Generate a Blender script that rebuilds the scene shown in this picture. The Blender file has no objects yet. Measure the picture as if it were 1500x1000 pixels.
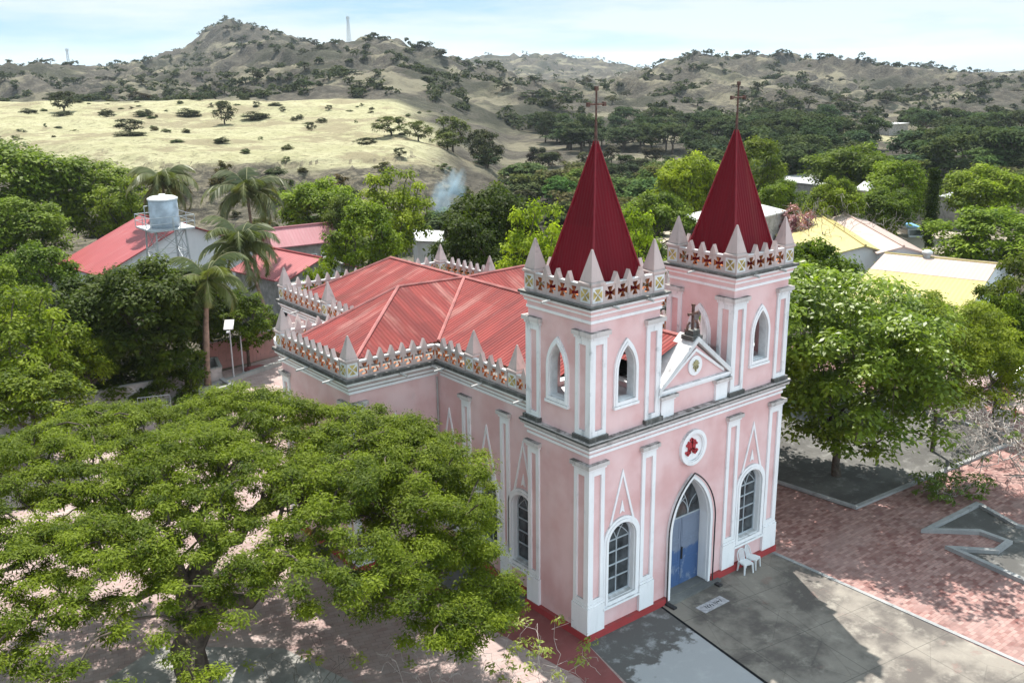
import bpy, bmesh, math, random
import numpy as np
from mathutils import Vector, Matrix
from mathutils.geometry import tessellate_polygon

SC = bpy.context.scene
COL = SC.collection
R = math.radians

# ------------------------------------------------------------------ camera, sky, sun, exposure
CAM = np.array([-21.229, -22.507, 19.911])
YAW, PITCH, ROLL, FPX = 0.673, 0.278, -0.011, 1441.4
FW = np.array([math.sin(YAW) * math.cos(PITCH), math.cos(YAW) * math.cos(PITCH), -math.sin(PITCH)])
_r = np.array([math.cos(YAW), -math.sin(YAW), 0.0])
_u = np.cross(_r, FW)
RT = math.cos(ROLL) * _r + math.sin(ROLL) * _u
UP = -math.sin(ROLL) * _r + math.cos(ROLL) * _u
cd = bpy.data.cameras.new('camera')
cam = bpy.data.objects.new('camera', cd)
COL.objects.link(cam)
cd.sensor_width = 36
cd.lens = FPX / 1500 * 36
cd.clip_start = 0.5
cd.clip_end = 20000
m = Matrix((( RT[0], UP[0], -FW[0]), (RT[1], UP[1], -FW[1]), (RT[2], UP[2], -FW[2]))).to_4x4()
m.translation = Vector(CAM)
cam.matrix_world = m
SC.camera = cam

SUN_EL, SUN_AZ = R(57), math.atan2(0.47, 0.883)
SC.view_settings.view_transform = 'Standard'
SC.view_settings.look = 'None'
SC.view_settings.exposure = 1.0
SC.view_settings.gamma = 1
SC.cycles.use_denoising = True
SC.cycles.max_bounces = 8
SC.cycles.diffuse_bounces = 4
SC.cycles.transmission_bounces = 6
SC.cycles.transparent_max_bounces = 8
SC.cycles.volume_bounces = 0

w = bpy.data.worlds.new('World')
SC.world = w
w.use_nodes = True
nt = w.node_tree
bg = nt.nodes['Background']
sky = nt.nodes.new('ShaderNodeTexSky')
sky.sky_type = 'NISHITA'
sky.sun_disc = False
sky.sun_elevation = SUN_EL
sky.sun_rotation = SUN_AZ
sky.altitude = 2000
sky.air_density = 0.7
sky.dust_density = 0.0
sky.ozone_density = 3.0
bg.inputs['Strength'].default_value = 0.10
tc = nt.nodes.new('ShaderNodeTexCoord')
mp = nt.nodes.new('ShaderNodeMapping')
mp.inputs['Scale'].default_value = (2.2, 2.2, 15.0)
mp.inputs['Location'].default_value = (0.3, 0.9, 0.4)
nz = nt.nodes.new('ShaderNodeTexNoise')
nz.inputs['Scale'].default_value = 1.7
nz.inputs['Detail'].default_value = 8
nz.inputs['Roughness'].default_value = 0.58
cr = nt.nodes.new('ShaderNodeValToRGB')
cr.color_ramp.elements[0].position = 0.36
cr.color_ramp.elements[1].position = 0.56
mx = nt.nodes.new('ShaderNodeMix')
mx.data_type = 'RGBA'
mx.inputs['B'].default_value = (4.25, 4.8, 5.0, 1)
ml = nt.nodes.new('ShaderNodeMath')
ml.operation = 'MULTIPLY'
ml.inputs[1].default_value = 0.95
nt.links.new(tc.outputs['Generated'], mp.inputs['Vector'])
nt.links.new(mp.outputs[0], nz.inputs['Vector'])
nt.links.new(nz.outputs[0], cr.inputs[0])
nt.links.new(cr.outputs[0], ml.inputs[0])
nt.links.new(ml.outputs[0], mx.inputs['Factor'])
thin = nt.nodes.new('ShaderNodeMix')                          # thin veil over the open sky
thin.data_type = 'RGBA'
thin.inputs['Factor'].default_value = 0.88
thin.inputs['B'].default_value = (2.2, 3.4, 4.25, 1)
nt.links.new(sky.outputs[0], thin.inputs['A'])
nt.links.new(thin.outputs['Result'], mx.inputs['A'])
# added fill: unseen sky behind the viewer is brightened to light the church front
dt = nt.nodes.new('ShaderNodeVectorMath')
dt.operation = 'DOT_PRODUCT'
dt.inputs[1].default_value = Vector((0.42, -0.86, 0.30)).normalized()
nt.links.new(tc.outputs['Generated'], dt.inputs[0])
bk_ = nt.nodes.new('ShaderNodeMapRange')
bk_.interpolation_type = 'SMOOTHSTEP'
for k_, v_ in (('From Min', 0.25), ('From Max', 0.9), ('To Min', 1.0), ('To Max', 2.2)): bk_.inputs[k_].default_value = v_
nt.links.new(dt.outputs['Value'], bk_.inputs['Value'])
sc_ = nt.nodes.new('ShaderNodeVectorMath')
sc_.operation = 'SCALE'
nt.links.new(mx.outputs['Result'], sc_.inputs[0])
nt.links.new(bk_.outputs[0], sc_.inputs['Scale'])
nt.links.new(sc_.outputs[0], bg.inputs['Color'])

sd = bpy.data.lights.new('sun', 'SUN')
sd.energy = 5.0
sd.angle = R(0.53)
sd.color = (1.0, 0.955, 0.88)
sun = bpy.data.objects.new('sun', sd)
COL.objects.link(sun)
SUNV = Vector((math.sin(SUN_AZ) * math.cos(SUN_EL), math.cos(SUN_AZ) * math.cos(SUN_EL), math.sin(SUN_EL)))
sun.rotation_euler = (-SUNV).to_track_quat('-Z', 'Y').to_euler()
sun.location = (60, 100, 150)

# ------------------------------------------------------------------ helpers: pixels of the photograph (1500 wide) to real places
def ray(px, py):
    return FW + RT * (px - 750) / FPX - UP * (py - 500) / FPX
def on(px, py, z=0.0):
    d = ray(px, py)
    return Vector(CAM + d * (z - CAM[2]) / d[2])
FH = np.array([math.sin(YAW), math.cos(YAW), 0.0])
RH = np.array([math.cos(YAW), -math.sin(YAW), 0.0])
def at(px, py, D):
    d = ray(px, py)
    return Vector(CAM + d * D / (d @ FH))

def to_px(p):
    v = np.asarray(p, float) - CAM; z = v @ FW
    return 750 + FPX * (v @ RT) / z, 500 - FPX * (v @ UP) / z

# ------------------------------------------------------------------ noise
def _hash(i, j, s):
    n = (i * 374761393 + j * 668265263 + s * 974711) & 0x7fffffff
    n = ((n ^ (n >> 13)) * 1274126177) & 0x7fffffff
    return ((n ^ (n >> 16)) & 0xffff) / 65535.0
def vnoise(x, y, s=0):
    x = np.asarray(x, float); y = np.asarray(y, float)
    i = np.floor(x).astype(np.int64); j = np.floor(y).astype(np.int64)
    f = x - i; g = y - j
    f = f * f * f * (f * (6 * f - 15) + 10); g = g * g * g * (g * (6 * g - 15) + 10)
    a = _hash(i, j, s); b = _hash(i + 1, j, s); c = _hash(i, j + 1, s); d = _hash(i + 1, j + 1, s)
    return (a * (1 - f) + b * f) * (1 - g) + (c * (1 - f) + d * f) * g
def fbm(x, y, s=0, o=4):
    v = 0; a = .5; t = 0
    for k in range(o):
        v = v + a * vnoise(x * 2 ** k + 17.3 * k, y * 2 ** k - 9.1 * k, s + k); t += a; a *= .5
    return v / t
def ridged(x, y, s=0, o=4):
    v = 0; a = .5; t = 0
    for k in range(o):
        v = v + a * (1 - np.abs(2 * vnoise(x * 2 ** k + 3.7 * k, y * 2 ** k + 5.1 * k, s + k) - 1)); t += a; a *= .5
    return v / t

# ------------------------------------------------------------------ terrain heights
PXC = np.array([-900, -250, 0, 120, 210, 270, 345, 420, 500, 580, 640, 700, 750, 830, 900, 960, 1010, 1080, 1180, 1280, 1400, 1500, 1800, 2500], float)
DC = np.array([0, 104, 118, 140, 160, 200, 250, 300, 330, 380, 450, 550, 650, 800, 1000, 1300, 1650, 2100, 3500, 9000], float)
def zr(y, D): return 19.9 + (88 - y) * .000665 * D
def col(px):
    mead = np.interp(px, [-900, 0, 600, 680, 745], [1, 1, 1, .55, 0])
    m0 = [0, 0, .6, 4.2, 5.4, 6.4, 7.8, 8.6, 8.2]
    v0 = [0, 0, -1, -2, -2.5, -3, -3, -3.5, -3]
    z = [a * mead + b * (1 - mead) for a, b in zip(m0, v0)]
    near = float(np.interp(px, PXC, [0, 4, 6, 6.5, 6, 7, 8, 10, 14, 16, 13, 10, 8, 5, 2, 2, 2, 2, 2, 0, -1, -1, -2, -2]))
    sk = {450: np.interp(px, PXC, [5, 9, 11, 12, 11, 11, 13, 17, 22, 23, 18, 14, 11, 7, 6, 7, 8, 8, 7, 5, 2, 1, 0, 0]),
          550: np.interp(px, PXC, [8, 14, 16, 17, 15, 15, 18, 25, 30, 30, 24, 18, 13, 7, 8, 12, 14.5, 15, 13.5, 10, 6, 4, 2, 0]),
          650: np.interp(px, PXC, [10, 16, 18.5, 19, 18.5, 18.5, 26, 33, 33, 33.5, 27, 19, 11, 5, 7, 13.5, 18, 19, 17, 13, 9, 6, 4, 0]),
          800: np.interp(px, PXC, [8, 12, 15, 15, 17, 25, 44, 42, 28, 24, 17, 10, 4, 0, 3, 15, 20, 21.5, 18, 13.2, 9.5, 7.6, 4, 0]),
          1000: np.interp(px, PXC, [0, 5, 8, 9, 15, 31, 61.5, 41, 22, 12, 6, 2, 0, -2, -2, 6, 8, 8, 6, 4, 3, 2, 0, 0]),
          1300: np.interp(px, PXC, [-20, -10, 0, 0, 5, 14, 24, 18, 8, 2, 4, 10, 16, 16, 6, -5, -10, -10, -10, -10, -8, -5, -10, -20]),
          1650: np.interp(px, PXC, [-30, -20, -10, -10, -8, -5, 0, 0, 0, 4, 14, 23, 27.5, 26, 17, 8, 0, -10, -10, -8, -3, -3, -10, -30])}
    z += [near] + [float(sk[d]) for d in (450, 550, 650, 800, 1000, 1300, 1650)] + [-45, -120, -300]
    return z
CT = np.array([col(p) for p in PXC])                     # columns x rows
def ground_z(x, y):
    x = np.asarray(x, float); y = np.asarray(y, float)
    dx = x - CAM[0]; dy = y - CAM[1]
    D = dx * FH[0] + dy * FH[1]; L = dx * RH[0] + dy * RH[1]
    px = 750 + 1441.4 / .97 * L / np.maximum(np.abs(D), 60)
    edge = (fbm(x / 28, y / 28, 5, 3) - .5) * 26 * np.exp(-((D - 132) / 26) ** 2)
    Dw = np.clip(D + edge, 0, 8999)
    pxw = np.clip(px + (fbm(x / 150, y / 150, 3, 3) - .5) * 50 * np.clip((D - 320) / 200, 0, 1), -899, 2499)
    i = np.clip(np.searchsorted(PXC, pxw) - 1, 0, len(PXC) - 2)
    j = np.clip(np.searchsorted(DC, Dw) - 1, 0, len(DC) - 2)
    f = (pxw - PXC[i]) / (PXC[i + 1] - PXC[i]); g = (Dw - DC[j]) / (DC[j + 1] - DC[j])
    f = f * f * (3 - 2 * f) * .6 + f * .4; g = g * g * (3 - 2 * g) * .4 + g * .6
    z = (CT[i, j] * (1 - f) + CT[i + 1, j] * f) * (1 - g) + (CT[i, j + 1] * (1 - f) + CT[i + 1, j + 1] * f) * g
    hill = np.clip((D - 300) / 120, 0, 1) * np.clip((z + 10) / 14, 0, 1)
    rg = ridged(x / 95, y / 95, 11, 4)
    rg2 = ridged(x / 34, y / 34, 23, 3)
    rg3 = ridged(x / 15, y / 15, 29, 2)
    z = z + hill * ((rg - .77) * 28 * np.clip(D / 900, .45, 1) + (rg2 - .69) * 12 + (rg3 - .65) * 4.0)
    bank = np.exp(-((D - 136) / 24) ** 2) * np.clip((z + .5) / 2, 0, 1)
    z = z + bank * ((ridged(x / 11, y / 11, 31, 3) - .6) * 3.4 + (ridged(x / 4.5, y / 4.5, 37, 2) - .6) * .9)
    mid = np.clip((D - 140) / 30, 0, 1) * np.clip((330 - D) / 40, 0, 1)
    z = z + mid * ((fbm(x / 40, y / 40, 41, 4) - .5) * 5.0 + (ridged(x / 19, y / 19, 43, 3) - .62) * 1.5)
    st = np.round(z / 1.5) * 1.5                              # eroded terraces on the bank
    z = z + bank * .35 * (st - z)
    z = z + hill * (fbm(x / 9, y / 9, 51, 2) - .5) * 1.1
    return np.where(D < 103, 0.0, z) - 0.03
def gz(p): return float(ground_z(np.array([p[0]]), np.array([p[1]]))[0])

# ------------------------------------------------------------------ objects
def tag(o, label=None, cat=None, group=None, kind=None):
    if label: o['label'] = label
    if cat: o['category'] = cat
    if group: o['group'] = group
    if kind: o['kind'] = kind
    return o
def empty(name, loc=(0, 0, 0), rz=0, label=None, cat=None, group=None):
    o = bpy.data.objects.new(name, None)
    COL.objects.link(o)
    o.empty_display_size = .3
    o.location = loc
    o.rotation_euler = (0, 0, rz)
    return tag(o, label, cat, group)
def link(name, me, parent=None):
    o = bpy.data.objects.new(name, me)
    COL.objects.link(o)
    if parent: o.parent = parent
    return o
def copy_tree(o, parent=None):
    c = o.copy()
    COL.objects.link(c)
    if parent: c.parent = parent
    for ch in list(o.children): copy_tree(ch, c)
    return c

def fr_front(y=0.0): return (Vector((0, y, 0)), Vector((1, 0, 0)), Vector((0, 0, 1)), Vector((0, -1, 0)))
def fr_left(x=0.0): return (Vector((x, 0, 0)), Vector((0, 1, 0)), Vector((0, 0, 1)), Vector((-1, 0, 0)))
def fr_right(x): return (Vector((x, 0, 0)), Vector((0, 1, 0)), Vector((0, 0, 1)), Vector((1, 0, 0)))
def fr_back(y): return (Vector((0, y, 0)), Vector((1, 0, 0)), Vector((0, 0, 1)), Vector((0, 1, 0)))
FLAT = (Vector((0, 0, 0)), Vector((1, 0, 0)), Vector((0, 1, 0)), Vector((0, 0, 1)))

class MB:
    """collects shapes and links them as one mesh object"""
    def __init__(s): s.v = []; s.f = []; s.m = []
    def face(s, pts, mi=0):
        i = len(s.v); s.v += [tuple(p) for p in pts]; s.f.append(tuple(range(i, i + len(pts)))); s.m.append(mi); return s
    def hexa(s, c, mi=0):                                     # 8 corners, bottom ring then top ring
        i = len(s.v); s.v += [tuple(p) for p in c]
        for q in ((3, 2, 1, 0), (4, 5, 6, 7), (0, 1, 5, 4), (1, 2, 6, 5), (2, 3, 7, 6), (3, 0, 4, 7)):
            s.f.append(tuple(i + k for k in q)); s.m.append(mi)
        return s
    def box(s, x0, x1, y0, y1, z0, z1, mi=0):
        return s.hexa([(x0, y0, z0), (x1, y0, z0), (x1, y1, z0), (x0, y1, z0), (x0, y0, z1), (x1, y0, z1), (x1, y1, z1), (x0, y1, z1)], mi)
    def fbox(s, fr, u0, u1, v0, v1, w0, w1, mi=0):
        O, U, V, N = fr
        P = lambda u, v, w_: O + U * u + V * v + N * w_
        return s.hexa([P(u0, v0, w0), P(u1, v0, w0), P(u1, v0, w1), P(u0, v0, w1), P(u0, v1, w0), P(u1, v1, w0), P(u1, v1, w1), P(u0, v1, w1)], mi)
    def frus(s, x, y, z0, z1, a0, a1, b0=None, b1=None, mi=0):
        b0 = a0 if b0 is None else b0; b1 = a1 if b1 is None else b1
        return s.hexa([(x - a0, y - b0, z0), (x + a0, y - b0, z0), (x + a0, y + b0, z0), (x - a0, y + b0, z0),
                       (x - a1, y - b1, z1), (x + a1, y - b1, z1), (x + a1, y + b1, z1), (x - a1, y + b1, z1)], mi)
    def slab(s, fr, outer, holes, w0, w1, mi=0, hm=None, shift=(0, 0)):
        O, U, V, N = fr
        loops = [[(a + shift[0], b + shift[1]) for a, b in l] for l in [outer] + list(holes)]
        flat = [p for l in loops for p in l]
        tris = tessellate_polygon([[Vector((a, b, 0)) for a, b in l] for l in loops])
        i0 = len(s.v); n = len(flat)
        for ww in (w0, w1):
            s.v += [tuple(O + U * a + V * b + N * ww) for a, b in flat]
        for t in tris:
            s.f.append(tuple(i0 + k for k in t)); s.m.append(mi)
            s.f.append(tuple(i0 + n + k for k in reversed(t))); s.m.append(mi)
        k = i0
        for li, l in enumerate(loops):
            for a in range(len(l)):
                b = (a + 1) % len(l)
                s.f.append((k + a, k + b, k + n + b, k + n + a)); s.m.append(mi if li == 0 or hm is None else hm)
            k += len(l)
        return s
    def tube(s, pts, rad, n=6, mi=0, cap=True):
        pts = [Vector(p) for p in pts]
        if not isinstance(rad, (list, tuple)): rad = [rad] * len(pts)
        i0 = len(s.v); ref = None
        for k, p in enumerate(pts):
            t = (pts[min(k + 1, len(pts) - 1)] - pts[max(k - 1, 0)]).normalized()
            if ref is None:
                ref = t.orthogonal().normalized()
            a = (ref - t * ref.dot(t))
            a = a.normalized() if a.length > 1e-6 else t.orthogonal().normalized()
            ref = a
            b = t.cross(a)
            for q in range(n):
                th = 2 * math.pi * q / n
                s.v.append(tuple(p + (a * math.cos(th) + b * math.sin(th)) * rad[k]))
        for k in range(len(pts) - 1):
            for q in range(n):
                s.f.append((i0 + k * n + q, i0 + k * n + (q + 1) % n, i0 + (k + 1) * n + (q + 1) % n, i0 + (k + 1) * n + q)); s.m.append(mi)
        if cap:
            s.f.append(tuple(i0 + q for q in reversed(range(n)))); s.m.append(mi)
            e = i0 + (len(pts) - 1) * n
            s.f.append(tuple(e + q for q in range(n))); s.m.append(mi)
        return s
    def lathe(s, x, y, prof, n=16, mi=0):                     # prof = [(r, z)...]
        i0 = len(s.v)
        for r_, z in prof:
            for q in range(n):
                th = 2 * math.pi * q / n
                s.v.append((x + r_ * math.cos(th), y + r_ * math.sin(th), z))
        for k in range(len(prof) - 1):
            for q in range(n):
                s.f.append((i0 + k * n + q, i0 + k * n + (q + 1) % n, i0 + (k + 1) * n + (q + 1) % n, i0 + (k + 1) * n + q)); s.m.append(mi)
        s.f.append(tuple(i0 + q for q in reversed(range(n)))); s.m.append(mi)
        e = i0 + (len(prof) - 1) * n
        s.f.append(tuple(e + q for q in range(n))); s.m.append(mi)
        return s
    def mesh(s, name, mats, smooth=False, recalc=True, bevel=0.0, uv=False):
        me = bpy.data.meshes.new(name)
        me.from_pydata(s.v, [], s.f)
        if not isinstance(mats, (list, tuple)): mats = [mats]
        for x in mats: me.materials.append(x)
        me.polygons.foreach_set('material_index', s.m)
        if recalc or bevel:
            bm = bmesh.new(); bm.from_mesh(me)
            bmesh.ops.remove_doubles(bm, verts=bm.verts, dist=1e-5)
            bmesh.ops.recalc_face_normals(bm, faces=bm.faces)
            if bevel:
                ed = [e for e in bm.edges if len(e.link_faces) == 2 and e.calc_face_angle(0) > .6]
                bmesh.ops.bevel(bm, geom=ed, offset=bevel, segments=1, affect='EDGES', clamp_overlap=True)
            bm.to_mesh(me); bm.free()
        if uv:                                                 # along the eave, down the slope, in metres
            ul = me.uv_layers.new(name='slope')
            for p in me.polygons:
                n = p.normal; h = Vector((-n.y, n.x, 0))
                h = h.normalized() if h.length > 1e-4 else Vector((1, 0, 0))
                d = n.cross(h)
                for li in p.loop_indices:
                    c = me.vertices[me.loops[li].vertex_index].co
                    ul.data[li].uv = (c.dot(h), c.dot(d))
        if smooth:
            me.polygons.foreach_set('use_smooth', [True] * len(me.polygons))
        me.update()
        return me
    def build(s, name, mats, parent=None, **k): return link(name, s.mesh(name, mats, **k), parent)

def arch(cx, z0, zs, za, hw, n=9):
    """bottom left, bottom right, then round over a pointed or rounded top"""
    h = za - zs; pts = [(cx - hw, z0), (cx + hw, z0)]
    rt = []
    if h >= hw:
        Rr = (hw * hw + h * h) / (2 * hw); a1 = math.asin(min(1, h / Rr))
        for k in range(n + 1):
            a = a1 * k / n
            rt.append((hw - Rr + Rr * math.cos(a), Rr * math.sin(a)))
    else:
        for k in range(n + 1):
            a = math.pi / 2 * k / n
            rt.append((hw * math.cos(a), h * math.sin(a)))
    pts += [(cx + a, zs + b) for a, b in rt]
    pts += [(cx - a, zs + b) for a, b in reversed(rt[:-1])]
    return pts

# ------------------------------------------------------------------ materials
class G:
    """small node graph writer"""
    def __init__(s, name):
        s.m = bpy.data.materials.new(name); s.m.use_nodes = True
        s.t = s.m.node_tree; s.b = s.t.nodes['Principled BSDF']; s.out = s.t.nodes['Material Output']
        s._pos = None
    def n(s, ty, **k):
        x = s.t.nodes.new(ty)
        for a, b in k.items(): setattr(x, a, b)
        return x
    def l(s, a, b): s.t.links.new(a, b)
    def pos(s):
        if s._pos is None: s._pos = s.n('ShaderNodeNewGeometry')
        return s._pos.outputs['Position']
    def up(s):
        s.pos(); x = s.n('ShaderNodeSeparateXYZ'); s.l(s._pos.outputs['True Normal'], x.inputs[0]); return x.outputs[2]
    def map(s, vec, scale=(1, 1, 1), rot=(0, 0, 0), loc=(0, 0, 0)):
        x = s.n('ShaderNodeMapping'); x.inputs['Scale'].default_value = scale; x.inputs['Rotation'].default_value = rot
        x.inputs['Location'].default_value = loc
        s.l(vec, x.inputs[0]); return x.outputs[0]
    def noise(s, vec, scale, detail=4, rough=.55):
        x = s.n('ShaderNodeTexNoise'); x.inputs['Scale'].default_value = scale; x.inputs['Detail'].default_value = detail
        x.inputs['Roughness'].default_value = rough
        if vec is not None: s.l(vec, x.inputs['Vector'])
        return x.outputs[0]
    def ramp(s, v, a, b, va=0.0, vb=1.0):
        x = s.n('ShaderNodeMapRange'); x.interpolation_type = 'SMOOTHSTEP'
        x.inputs['From Min'].default_value = a; x.inputs['From Max'].default_value = b
        x.inputs['To Min'].default_value = va; x.inputs['To Max'].default_value = vb
        s.l(v, x.inputs['Value']); return x.outputs[0]
    def math(s, op, a, b=None):
        x = s.n('ShaderNodeMath', operation=op)
        for i, q in enumerate((a, b)):
            if q is None: continue
            if isinstance(q, (int, float)): x.inputs[i].default_value = q
            else: s.l(q, x.inputs[i])
        return x.outputs[0]
    def mix(s, f, a, b, mode='MIX'):
        x = s.n('ShaderNodeMix', data_type='RGBA', blend_type=mode)
        for key, q in (('Factor', f), ('A', a), ('B', b)):
            inp = [i for i in x.inputs if i.name == key and (i.type == ('VALUE' if key == 'Factor' else 'RGBA'))][0]
            if isinstance(q, (int, float)): inp.default_value = q
            elif isinstance(q, tuple): inp.default_value = q if len(q) == 4 else (*q, 1)
            else: s.l(q, inp)
        return [o for o in x.outputs if o.type == 'RGBA'][0]
    def bump(s, h, strength=.3, dist=.02):
        x = s.n('ShaderNodeBump'); x.inputs['Strength'].default_value = strength; x.inputs['Distance'].default_value = dist
        s.l(h, x.inputs['Height']); s.l(x.outputs[0], s.b.inputs['Normal'])
    def fin(s, c, rough=.85, spec=.3, metal=0.0):
        if isinstance(c, tuple): s.b.inputs['Base Color'].default_value = (*c, 1)
        else: s.l(c, s.b.inputs['Base Color'])
        if isinstance(rough, (int, float)): s.b.inputs['Roughness'].default_value = rough
        else: s.l(rough, s.b.inputs['Roughness'])
        s.b.inputs['Specular IOR Level'].default_value = spec
        s.b.inputs['Metallic'].default_value = metal
        return s.m

def stucco(name, c, c2, grime, top=.8, dirt=(.075, .07, .065), streak=.5):
    g = G(name); p = g.pos()
    a = g.ramp(g.noise(p, .55, 5), .35, .7)
    colr = g.mix(a, c, c2)
    fine = g.ramp(g.noise(p, 9, 4), .3, .75, .93, 1.05)
    colr = g.mix(1.0, colr, g.mix(fine, (.9, .9, .9), (1, 1, 1)), 'MULTIPLY')
    st = g.noise(g.map(p, (4.2, 4.2, .45)), 1, 5, .62)
    pt = g.noise(p, 1.7, 6, .65)
    k = g.math('MULTIPLY', g.ramp(st, .5, .74), streak)
    k = g.math('ADD', k, g.ramp(pt, .56, .76))
    k = g.math('MULTIPLY', k, grime)
    upm = g.math('MULTIPLY', g.ramp(g.up(), .35, .8), g.ramp(g.noise(p, 3.1, 5, .7), .34, .6, .25, 1.0))
    k = g.math('ADD', k, g.math('MULTIPLY', upm, top))
    x = g.n('ShaderNodeClamp'); g.l(k, x.inputs[0]); x.inputs['Max'].default_value = .93
    colr = g.mix(x.outputs[0], colr, dirt)
    g.bump(g.noise(p, 26, 3), .25, .008)
    return g.fin(colr, .9, .2)

M = {}
M['pink'] = stucco('pink_stucco', (.78, .555, .555), (.67, .40, .395), .17, top=.5, dirt=(.42, .36, .355))
M['pinkdirty'] = stucco('weathered_pink_stucco', (.56, .445, .425), (.43, .365, .35), .75, top=.4, dirt=(.19, .185, .17))
M['white'] = stucco('white_trim_paint', (.86, .86, .88), (.80, .80, .82), .20, top=.55)
M['ledge'] = stucco('weathered_ledge', (.62, .57, .56), (.5, .47, .46), .75, top=.8)
M['black'] = stucco('algae_blackened_edge', (.10, .10, .095), (.05, .05, .047), .55, top=.3, dirt=(.42, .40, .38))
M['dirtywhite'] = stucco('lichen_stained_white', (.72, .72, .73), (.55, .56, .57), .6, top=.35, dirt=(.22, .22, .22))
M['plinth'] = stucco('red_plinth_paint', (.40, .055, .06), (.33, .05, .05), .25, top=.4)
M['spire'] = None
def corr(name, c1, c2, faded, freq, amount, sheet=1.05, spec=.25, rough=.55, groove=.35, seam=.55, var=1.0, rust=0.0):
    g = G(name)
    uv = g.n('ShaderNodeUVMap'); uv.uv_map = 'slope'
    s_ = g.n('ShaderNodeSeparateXYZ'); g.l(uv.outputs[0], s_.inputs[0])
    sw = g.math('SINE', g.math('MULTIPLY', s_.outputs[0], freq))
    p = g.pos()
    n1 = g.ramp(g.noise(g.map(uv.outputs[0], (2.6, .34, 1)), 1, 5, .6), .38, .66)
    colr = g.mix(n1, c1, c2)
    n2 = g.math('MULTIPLY', g.ramp(g.noise(g.map(uv.outputs[0], (1.3, .22, 1), loc=(7, 3, 0)), 1, 6, .62), .52, .72), amount)
    colr = g.mix(n2, colr, faded)
    if rust: colr = g.mix(g.math('MULTIPLY', g.ramp(g.noise(g.map(uv.outputs[0], (.9, .5, 1), loc=(3, 8, 0)), 1, 7, .7), .54, .66), rust), colr, (.13, .045, .03))
    # each sheet a little different, dark seam between sheets
    sh = g.math('FLOOR', g.math('DIVIDE', s_.outputs[0], sheet))
    wn = g.n('ShaderNodeTexWhiteNoise', noise_dimensions='2D')
    cb = g.n('ShaderNodeCombineXYZ'); g.l(sh, cb.inputs[0]); g.l(g.math('FLOOR', g.math('DIVIDE', s_.outputs[1], 2.4)), cb.inputs[1])
    g.l(cb.outputs[0], wn.inputs[0])
    colr = g.mix(1.0, colr, g.mix(wn.outputs[0], (1 - .16 * var,) * 3, (1 + .08 * var, 1 + .06 * var, 1 + .06 * var)), 'MULTIPLY')
    fr_ = g.math('FRACT', g.math('DIVIDE', s_.outputs[0], sheet))
    colr = g.mix(g.ramp(fr_, .0, .05, seam, 0), colr, (.13, .02, .02))
    fr2 = g.math('FRACT', g.math('DIVIDE', s_.outputs[1], 2.4))
    colr = g.mix(g.ramp(fr2, .0, .02, seam * .6, 0), colr, (.13, .02, .02))
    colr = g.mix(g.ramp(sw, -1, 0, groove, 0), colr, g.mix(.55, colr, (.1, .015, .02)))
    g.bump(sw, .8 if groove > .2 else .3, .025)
    return g.fin(colr, rough, spec)
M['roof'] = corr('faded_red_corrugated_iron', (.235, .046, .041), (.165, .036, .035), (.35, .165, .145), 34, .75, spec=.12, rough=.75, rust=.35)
M['spire'] = corr('crimson_corrugated_iron', (.165, .006, .014), (.14, .005, .012), (.23, .015, .026), 46, .3, sheet=9, rough=.6, spec=.1, groove=.05)
M['redroof'] = corr('red_metal_roof', (.32, .075, .08), (.29, .065, .07), (.40, .18, .18), 20, .5, groove=.10, seam=.08, var=.25, rough=.4)
M['pinkroof'] = corr('pale_red_metal_roof', (.44, .19, .21), (.41, .175, .19), (.48, .26, .27), 20, .5, groove=.10, seam=.08, var=.25, rough=.4)
M['creamroof'] = corr('pale_yellow_metal_roof', (.42, .355, .14), (.40, .34, .13), (.44, .375, .17), 20, .4, groove=.10, seam=.08, var=.25, rough=.4)
M['blushroof'] = corr('pale_pink_metal_roof', (.42, .325, .29), (.40, .31, .28), (.44, .36, .32), 20, .4, groove=.10, seam=.08, var=.25, rough=.4)
M['whiteroof'] = corr('white_metal_roof', (.46, .46, .46), (.40, .40, .40), (.5, .49, .47), 20, .4, groove=.10, seam=.08, var=.25, rough=.5)

def plain(name, c, rough=.7, spec=.3, metal=0.0, var=.12, sc=3.0):
    g = G(name); p = g.pos()
    f = g.ramp(g.noise(p, sc, 5, .6), .3, .7)
    colr = g.mix(f, tuple(x * (1 - var) for x in c), tuple(min(1, x * (1 + var)) for x in c))
    return g.fin(colr, rough, spec, metal)
M['yellow'] = plain('ochre_yellow_paint', (.40, .31, .12), .85, .2, var=.45, sc=5)
M['ochre'] = plain('ochre_red_reveal', (.42, .16, .07), .9, .1, var=.4, sc=5)
M['redpaint'] = plain('red_relief_paint', (.42, .04, .05), .6)
M['gilt'] = plain('faded_gilt', (.34, .31, .17), .6, var=.3)
M['belfryin'] = plain('limewashed_inside', (.66, .68, .70), .95, .1)
M['bell'] = plain('dark_bronze', (.045, .042, .04), .4, .5, .6)
M['dark'] = plain('dark_interior', (.02, .02, .022), 1, 0)
M['iron'] = plain('black_painted_iron', (.03, .03, .032), .6)
M['rust'] = plain('rusty_iron', (.10, .055, .045), .8, var=.4, sc=9)
M['pvc'] = plain('grey_pipe', (.45, .44, .43), .6)
M['muntin'] = plain('grey_window_bars', (.42, .46, .50), .6)
M['plastic'] = plain('white_plastic', (.66, .68, .70), .45, .4, var=.05)
M['galv'] = plain('galvanised_steel', (.40, .42, .44), .5, .5, .3)
M['tank'] = plain('pale_blue_tank', (.36, .41, .47), .5, var=.22, sc=1.2)
M['conc'] = stucco('weathered_concrete', (.30, .295, .28), (.24, .235, .22), .4, top=.1)
M['kerbm'] = stucco('whitewashed_kerb', (.33, .33, .33), (.26, .265, .27), .55, top=.15)
M['wallwhite'] = stucco('white_house_wall', (.70, .71, .74), (.64, .65, .68), .15, top=.3)
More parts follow.
